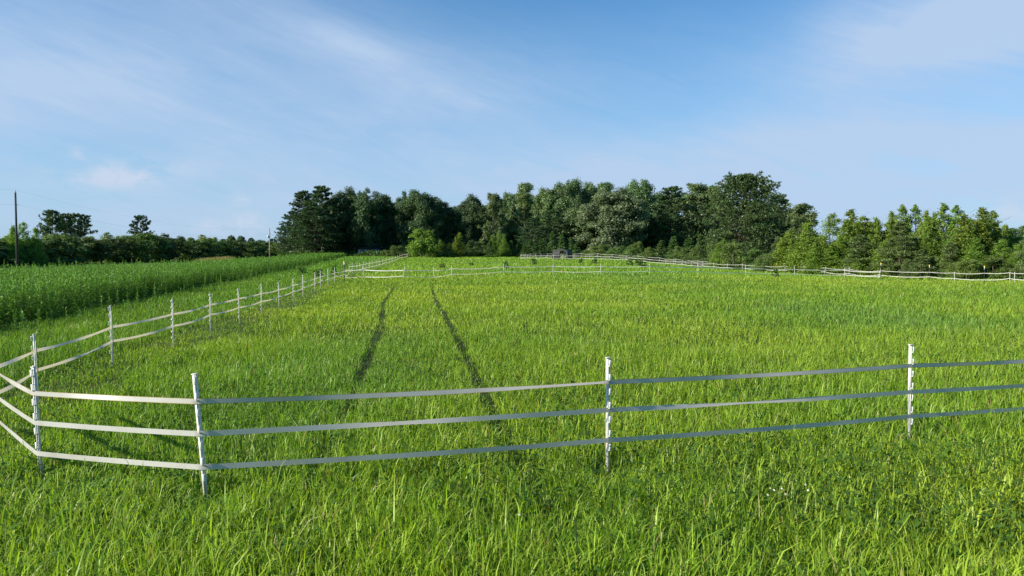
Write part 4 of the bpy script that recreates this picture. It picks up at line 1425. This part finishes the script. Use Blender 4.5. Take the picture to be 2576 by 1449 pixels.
def fence_b(P):
    """two-tape fence that runs away along the left side, with a far return"""
    root = empty('electric_fence', at(433, 16.3), 0, 'white two tape electric fence running away on the left to the wood', 'fence')
    pts = []
    for px, d in LEFT_POSTS:
        x = (px - 1288) / F * d
        pts.append(Vector((x, d, gz(x, d))))
    far = [(878, 73), (887, 75.5), (899, 78.5), (906, 81), (914, 84), (921, 87), (930, 90), (937, 93), (947, 97), (954, 101), (963, 106), (972, 112), (980, 118), (987, 124), (994, 131), (1000, 138), (1006, 146), (1012, 154), (1019, 162), (1026, 170)]
    ret = [(1009, 176), (990, 180), (970, 184), (950, 187), (935, 190)]
    r = random.Random(8)
    allp = []
    for i, p in enumerate(pts):
        last = i == len(pts) - 1
        if last:
            steel_post(root, p, 1.24, 'yellow', 'black steel post with white top and yellow cap')
            allp.append((p, p + Vector((0, 0, 1.2))))
            continue
        h = {0: 1.08, 1: .92}.get(i, 1.02 + r.uniform(-.05, .06))
        if i == 1:
            h = zrow(840, p.y) - p.z
        lean = Vector((r.uniform(-.03, .02), r.uniform(-.02, .02), 0))
        t = p + Vector((0, 0, h)) + lean
        L = (t - p).length
        step_post_parts(root, p, t, -1.25 if i else .5, [L - .055 - k * .128 for k in range(int((L - .1) / .128))], detail=i < 3, scale=1.0 if i < 8 else 1.15)
        allp.append((p, t))
    for px, d in far + ret:
        p = at(px, d)
        t = p + Vector((r.uniform(-.04, .04), 0, 1.02 + r.uniform(-.05, .05)))
        step_post_parts(root, p, t, -1.2, [], detail=False, scale=.95)
        allp.append((p, t))
    n0 = len(LEFT_POSTS)
    tw = random.Random(4)
    for k, (z0, name) in enumerate(((.70, 'top'), (.45, 'low'))):
        line = []
        for i, (b, t) in enumerate(allp):
            z = z0 * (1.0 if i > 1 else 1.02)
            if i >= n0:
                z = z0 + (.05 if k == 0 else -.12)
            if i == 0:
                z = .74 if k == 0 else .46
            f = z / (t.z - b.z)
            line.append(b.lerp(t, f) + Vector((.022, -.006, 0)))
        tws = [(tw.uniform(.6, 1.5), tw.uniform(.25, .75), .22) for _ in line]
        split = n0 - 1
        tape(root, line[:n0], .042, M_TAPE, sag=.022 if k == 0 else .03, twist=lambda i: tws[i], seed=60 + k, per=22, wav=.25)
        tape(root, line[n0 - 1:], .05, M_TAPE_B, sag=.04, twist=lambda i: (0, .5, .2), seed=65 + k, per=6, wav=.1)
    # loose tied ends
    a = allp[1][0].lerp(allp[2][0], .33) + Vector((0, 0, .70 - .035))
    tape(root, [a + Vector((0, -.01, .03)), a + Vector((.012, -.02, -.06)), a + Vector((.0, -.02, -.15))], .03, M_TAPE, sag=0, seed=7, name='tape_end', per=6)
    return allp


def fence_c(tpost):
    root = empty('electric_fence', at(1391, 71), 0, 'white two tape cross fence across the middle of the pasture', 'fence')
    pl = [(916, 58.5), (1014, 56.5), (1091, 58), (1137, 62), (1267, 71), (1391, 71.5), (1511, 71), (1634, 71.5), (1756, 73), (1876, 74.5), (1999, 75.5), (2125, 76)]
    r = random.Random(12)
    P = []
    for i, (px, d) in enumerate(pl):
        p = at(px, d)
        lean = (.14 if i == 1 else (-.10 if i == 0 else r.uniform(-.03, .03)))
        t = p + Vector((lean, 0, 1.05 + r.uniform(-.05, .06)))
        step_post_parts(root, p, t, .1, [], detail=False, scale=1.1)
        P.append((p, t))
    e = at(2216, 70)
    steel_post(root, e, 1.45, 'yellow', 'black steel post with white top and yellow cap')
    P = [(tpost[0], tpost[1])] + P + [(e, e + Vector((0, 0, 1.4)))]
    for k in range(2):
        line = []
        for i, (b, t) in enumerate(P):
            z = (.80, .36)[k]
            if i in (0, 1, 2, 3):
                z = (.76, .24)[k]
            if k == 1 and i == 2:
                z = .34
            f = z / (t.z - b.z)
            line.append(b.lerp(t, f) + Vector((0, -.02, 0)))
        tape(root, line, .042 if k else .052, M_TAPE_B, sag=.05, twist=lambda i: ((0.9, .6, .25) if (i + k) % 4 == 3 else (0, .5, .2)), seed=80 + k, per=12, wav=.15)


def fence_d():
    root = empty('electric_fence', at(1829, 107), 0, 'white two tape fence running from the far paddock corner to the right edge', 'fence')
    pl = [1309, 1319, 1327, 1375, 1392, 1415, 1444, 1483, 1532, 1575, 1620, 1674, 1694, 1716, 1740, 1768, 1796, 1829, 1868, 1916, 1975, 2022, 2073, 2136, 2209]
    dd = lambda px: float(np.interp(px, [1309, 1575, 1674, 1768, 1868, 1975, 2073, 2136, 2209, 2338, 2401, 2476, 2548, 2640], [140, 133, 122, 112, 104, 95, 86, 80, 73, 68, 64, 60, 56, 52]))
    r = random.Random(22)
    P = []
    for px in pl:
        p = at(px, dd(px))
        lean = {2073: .22, 2209: .24, 1532: .1, 1916: .12, 2022: .02}.get(px, r.uniform(-.04, .05))
        t = p + Vector((lean, 0, 1.04 + r.uniform(-.05, .06)))
        step_post_parts(root, p, t, .5, [], detail=False, scale=.95)
        P.append((p, t, 0))
    for px, st in ((2338, 1), (2401, 0), (2476, 1), (2540, 0), (2552, 0), (2640, 0)):
        p = at(px, dd(px))
        if st:
            steel_post(root, p, 1.30, 'yellow', 'black steel post with white top and yellow cap')
            P.append((p, p + Vector((0, 0, 1.25)), 1))
        else:
            t = p + Vector((0, 0, .95))
            step_post_parts(root, p, t, .5, [], detail=False, scale=.95)
            P.append((p, t, 0))
    for k in range(2):
        line = []
        for i, (b, t, s) in enumerate(P):
            z = (.86, .42)[k] + (r.uniform(-.05, .05))
            line.append(b.lerp(t, z / (t.z - b.z)) + Vector((-.02, -.02, 0)))
        tape(root, line, .046 if k else .036, M_TAPE_B, sag=.06, twist=lambda i: (0, .5, .2), seed=90 + k, per=7, wav=.1)
    # slack end that slants down beside the leaning post
    b, t, s = P[-6]
    q = P[24]
    tape(root, [at(2216, 70.1) + V3((0, 0, .98)), (q[0] + V3((.1, -.05, .75))), (q[0] + V3((-.35, -.05, .12)))], .045, M_TAPE, sag=.0, seed=93, name='tape_end', per=8)


def fence_e():
    root = empty('electric_fence', at(1405, 155), 0, 'thin white fence behind the shelter closing the far paddock', 'fence')
    pl = [(1312, 141.5), (1322, 147), (1334, 151), (1347, 153), (1361, 154), (1378, 155), (1462, 153), (1503, 151), (1540, 149), (1605, 146), (1659, 142), (1700, 134), (1724, 130), (1755, 127), (1800, 124)]
    P = []
    r = random.Random(31)
    for px, d in pl:
        p = at(px, d)
        t = p + Vector((r.uniform(-.04, .04), 0, 1.08))
        step_post_parts(root, p, t, .3, [], detail=False, scale=.95)
        P.append((p, t))
    steel_post(root, at(1653, 142.5), 1.75, None, 'tall black steel post with white top and no cap')
    for k in range(2):
        line = [b.lerp(t, (.92, .50)[k]) + Vector((0, -.02, 0)) for b, t in P]
        tape(root, line, .038, M_TAPE_B, sag=.08, twist=lambda i: (0, .5, .2), seed=97 + k, per=6, wav=.1)


PA = fence_a()
PB = fence_b(PA)
fence_c(PB[len(LEFT_POSTS) - 1])
fence_d()
fence_e()


# ------------------------------------------------------------------ run-in shelter
def shelter():
    c = at(1415, 147)
    root = empty('field_shelter', (c.x, c.y, c.z - .03), rad(-19), 'dark grey fabric field shelter with an open doorway before the wood', 'shelter')
    # profile across the gable: slightly splayed walls, pitched roof with rounded eaves
    half, eave, ridge, LEN = 1.42, 1.42, 1.98, 3.7
    prof = [(-half - .12, 0), (-half, eave * .7), (-half + .02, eave), (-half + .14, eave + .17), (-.35, ridge - .06), (0, ridge), (.35, ridge - .06), (half - .14, eave + .17), (half - .02, eave), (half, eave * .7), (half + .12, 0)]

    def skin(pr, y0, y1, th=.02):
        V, Q = [], []
        n = len(pr)
        for y in (y0, y1):
            for (x, z) in pr:
                V.append((x, y, z))
        for y in (y0, y1):
            for (x, z) in pr:
                V.append((x * (1 - th / half), y, z - th if z > .1 else z))
        for i in range(n - 1):
            Q.append((i, i + 1, n + i + 1, n + i))
            Q.append((2 * n + i + 1, 2 * n + i, 3 * n + i, 3 * n + i + 1))
            Q.append((i + 1, i, 2 * n + i, 2 * n + i + 1))
            Q.append((n + i, n + i + 1, 3 * n + i + 1, 3 * n + i))
        return mesh_from('cover', np.array(V), None, Q)
    obj('cover', skin(prof, -LEN / 2, LEN / 2), M_FABRIC, root)

    def gable(name, y, door0, door1, door_h, sgn):
        mb = MB()
        th = .025

        def roof_at(x):
            return float(np.interp(x, [p[0] for p in prof[1:-1]], [p[1] for p in prof[1:-1]])) - .025
        xs = np.unique(np.concatenate([np.linspace(-half + .02, half - .02, 19), [door0, door1]]))
        for a, b in zip(xs[:-1], xs[1:]):
            m = (a + b) / 2
            ins = door0 < m < door1
            arch = door_h - .35 * (abs(m - (door0 + door1) / 2) / ((door1 - door0) / 2)) ** 2
            za0, zb0 = (arch, arch) if ins else (0, 0)
            fold = .018 * math.sin(m * 16)
            v = [(a, y + fold, za0), (b, y + fold, zb0), (b, y + fold, roof_at(b)), (a, y + fold, roof_at(a))]
            v += [(x, yy + th * sgn, z) for x, yy, z in v]
            mb.add(v, [(0, 1, 2, 3), (7, 6, 5, 4), (0, 4, 5, 1), (3, 2, 6, 7), (1, 5, 6, 2), (0, 3, 7, 4)])
        return obj(name, mb.mesh(name), M_FABRIC, root)
    gable('front_panel', -LEN / 2 + .03, -.05, 1.18, 1.66, 1)
    gable('back_panel', LEN / 2 - .06, -.95, .95, 1.62, 1)
    mb = MB()
    for y in (-LEN / 2 + .0, 0, LEN / 2):
        mb.tube([(x * 1.012, y, z + .012) for x, z in prof] if y < -1 else [(x * .965, y, z - .045) for x, z in prof], [.028] * len(prof), 6)
    obj('frame', mb.mesh('frame', True), M_TUBE, root)


shelter()


# ------------------------------------------------------------------ house in the wood
def house():
    c = at(930, 196)
    root = empty('house', (c.x, c.y, c.z - .45), rad(6), 'pale house half hidden in the shade under the wood', 'house')
    mb = MB()
    w, dp, h = 2.6, 2.6, 2.2
    mb.box(-w, w, -dp, dp, 0, h)
    obj('wall', mb.mesh('wall'), M_SIDING, root)
    rf = MB()
    rf.add([(-w - .4, -dp - .4, h + .003), (w + .4, -dp - .4, h + .003), (w + .4, dp + .4, h + .003), (-w - .4, dp + .4, h + .003), (-w - .4, 0, h + .9), (w + .4, 0, h + .9)],
           [(0, 1, 5, 4), (2, 3, 4, 5), (3, 2, 1, 0)], [(0, 4, 3), (1, 2, 5)])
    r_ = obj('roof', rf.mesh('roof'), M_ROOF, root)
    ch = MB()
    ch.box(.8, 1.2, .2, .6, h + .3, h + 1.3)
    obj('chimney', ch.mesh('chimney'), plain_mat('old_brick', (0.25, 0.10, 0.07), rough=.9, noise=.4), r_)
    for x in (-1.6, 1.6):
        f = MB()
        f.box(x - .55, x + .55, -dp - .035, -dp - .003, .8, 2.0)
        wn = obj('window', f.mesh('window'), M_GLASS, root)
        fr = MB()
        for (a, b, z0, z1) in ((x - .62, x + .62, .72, .80), (x - .62, x + .62, 2.0, 2.08), (x - .62, x - .55, .80, 2.0), (x + .55, x + .62, .80, 2.0), (x - .02, x + .02, .80, 2.0)):
            fr.box(a, b, -dp - .06, -dp - .0375, z0, z1)
        obj('frame', fr.mesh('frame'), M_WHITE, wn)
    d = MB()
    d.box(-.45, .45, -dp - .05, -dp - .003, .05, 2.05)
    obj('door', d.mesh('door'), M_STEEL, root)


house()


# ------------------------------------------------------------------ utility poles and wires
def pole(px, d, top, label, r0, mat, transformer, arm_z=1.55, meter=False):
    p = at(px, d)
    H = zrow(top, d) - p.z
    root = empty('utility_pole', p, 0, label, 'utility pole', 'poles along the hedgerow')
    mb = MB()
    mb.tube([(0, 0, -.5), (0, 0, H * .5), (0, 0, H)], [r0, r0 * .86, r0 * .70], 12)
    obj('shaft', mb.mesh('shaft', True), mat, root)
    c = MB()
    c.tube([(0, 0, H), (0, 0, H + .10), (0, 0, H + .13), (0, 0, H + .20), (0, 0, H + .23), (0, 0, H + .3)], [.03, .03, .075, .06, .075, .03], 8)
    obj('insulator', c.mesh('insulator', True), M_METAL, root)
    b = MB()
    b.box(r0 * .6, r0 * .8 + .16, -.04, .04, H - arm_z - .04, H - arm_z + .04)
    b.tube([(r0 * .8 + .16, 0, H - arm_z - .07), (r0 * .8 + .16, 0, H - arm_z + .09)], [.05, .05], 8)
    obj('bracket', b.mesh('bracket'), M_METAL, root)
    if transformer:
        t = MB()
        zc = H - 2.4
        t.tube([(-r0 - .26, -.05, zc - .42), (-r0 - .26, -.05, zc - .38), (-r0 - .26, -.05, zc + .36), (-r0 - .26, -.05, zc + .42)], [.20, .25, .25, .19], 14)
        t.box(-r0 - .06, -r0 * .6, -.08, -.02, zc - .25, zc + .25)
        tr = obj('transformer', t.mesh('transformer', True), M_METAL, root)
        u = MB()
        u.tube([(-r0 - .26, -.05, zc + .42), (-r0 - .26, -.05, zc + .68)], [.05, .035], 8)
        obj('bushing', u.mesh('bushing', True), M_WIRE, tr)
    if meter:
        m = MB()
        m.box(-r0 - .22, -r0 * .7, -.16, .12, H - 1.9, H - 1.35, bev=.02)
        obj('equipment_box', m.mesh('equipment_box'), M_METAL, root)
    return p, H


p1, H1 = pole(44, 98, 484, 'tall dark utility pole at the left edge before the hedgerow', .15, M_POLE, False)
p2, H2 = pole(679, 232, 575, 'pale utility pole with a white transformer, far off left of the wood', .20, M_POLE_PALE, True)
p3, H3 = pole(711, 240, 592, 'shorter dark utility pole beside the first pines of the wood', .19, M_POLE, False, meter=True)


def wire(a, b, sag, label, rad_=.0045, n=28):
    mb = MB()
    pts = [a.lerp(b, t) - Vector((0, 0, sag * 4 * t * (1 - t))) for t in np.linspace(0, 1, n)]
    mb.tube(pts, [rad_] * n, 5)
    tag(obj('power_line', mb.mesh('power_line', True), M_WIRE), label, 'wire')


z_ = lambda v: Vector((0, 0, v))
x_ = Vector((.3, 0, 0))
wire(p1 + z_(H1 + .30), p2 + z_(H2 + .30), 2.2, 'thin upper power line from the near pole to the far transformer pole')
wire(p1 + x_ + z_(H1 - 1.55), p2 + x_ + z_(H2 - 1.55), 2.2, 'thin lower power line from the near pole to the far transformer pole')
pl = Vector((-62, 40, 0))
wire(p1 + z_(H1 + .30), pl + z_(H1 + .2), .8, 'thin upper power line leaving the near pole to the left')
wire(p1 + x_ + z_(H1 - 1.55), pl + x_ + z_(H1 - 1.6), .8, 'thin lower power line leaving the near pole to the left')
wire(p2 + x_ + z_(H2 - 1.6), p3 + z_(H3 + .3), .5, 'short power line dropping from the transformer pole to the dark pole', .015)
wire(p3 + z_(H3 - 3.6), at(726, 240) + z_(.1), 0.0, 'slanting guy wire anchoring the shorter dark pole', .02)


# ------------------------------------------------------------------ small flowers
def flowers():
    r = random.Random(6)
    spots = [(1306, 1303, 'small white flower low in the grass below the second fence post from the right'),
             (1946, 1235, None), (1955, 1240, None), (1966, 1246, None), (1985, 1250, None), (1975, 1236, None), (2035, 1226, None), (2042, 1240, None), (1940, 1252, None)]
    mp, me_ = MB(), MB()
    for k in range(9):
        a = k * 2 * math.pi / 9
        u, v = Vector((math.cos(a), math.sin(a), 0)), Vector((-math.sin(a), math.cos(a), 0))
        q = [u * .002, u * .006 + v * .0023 + z_(.001), u * .009, u * .006 - v * .0023 + z_(.001)]
        mp.add([tuple(s) for s in q], [(0, 1, 2, 3)])
    me_.tube([(0, 0, -.001), (0, 0, .002), (0, 0, .0035)], [.003, .003, .0015], 8)
    st = MB()
    st.tube([(0, 0, -.32), (0.008, 0, -.2), (0, 0, 0)], [.0014, .0013, .001], 5)
    mesh_p, mesh_e, mesh_s = mp.mesh('petals'), me_.mesh('eye', True), st.mesh('stem', True)
    for px, py, lab in spots:
        zf = .26
        d = (CAMH - zf) * F / (py - HZ)
        x = (px - 1288) / F * d
        e = empty('white_flower', (x, d, zf + gz(x, d) * 0), r.random() * 6, lab or 'tiny white wildflower in the loose cluster on the right foreground', 'flower', None if lab else 'white flowers in the right foreground')
        e.rotation_euler = (.5 + r.uniform(-.2, .2), r.uniform(-.3, .3), 0)
        obj('petals', mesh_p, M_PETAL, e)
        obj('flower_eye', mesh_e, M_EYE, e)
        obj('stem', mesh_s, M_GRASS, e)
    # one orange milkweed head behind the cross fence
    p = at(1414, 70)
    e = empty('milkweed', p, 0, 'orange flowering milkweed just before the cross fence', 'flower')
    h = MB()
    for k in range(14):
        a = r.random() * 6.28
        q = r.random() ** .5 * .07
        h.tube([(math.cos(a) * q, math.sin(a) * q, .43), (math.cos(a) * q, math.sin(a) * q, .47 + r.random() * .03)], [.018, .024], 6)
    obj('flower_head', h.mesh('flower_head'), M_ORANGE, e)
    s = MB()
    s.tube([(0, 0, 0), (.01, 0, .22), (0, 0, .44)], [.006, .005, .02], 6)
    obj('stem', s.mesh('stem'), M_STEEL, e)


flowers()
bpy.context.view_layer.update()
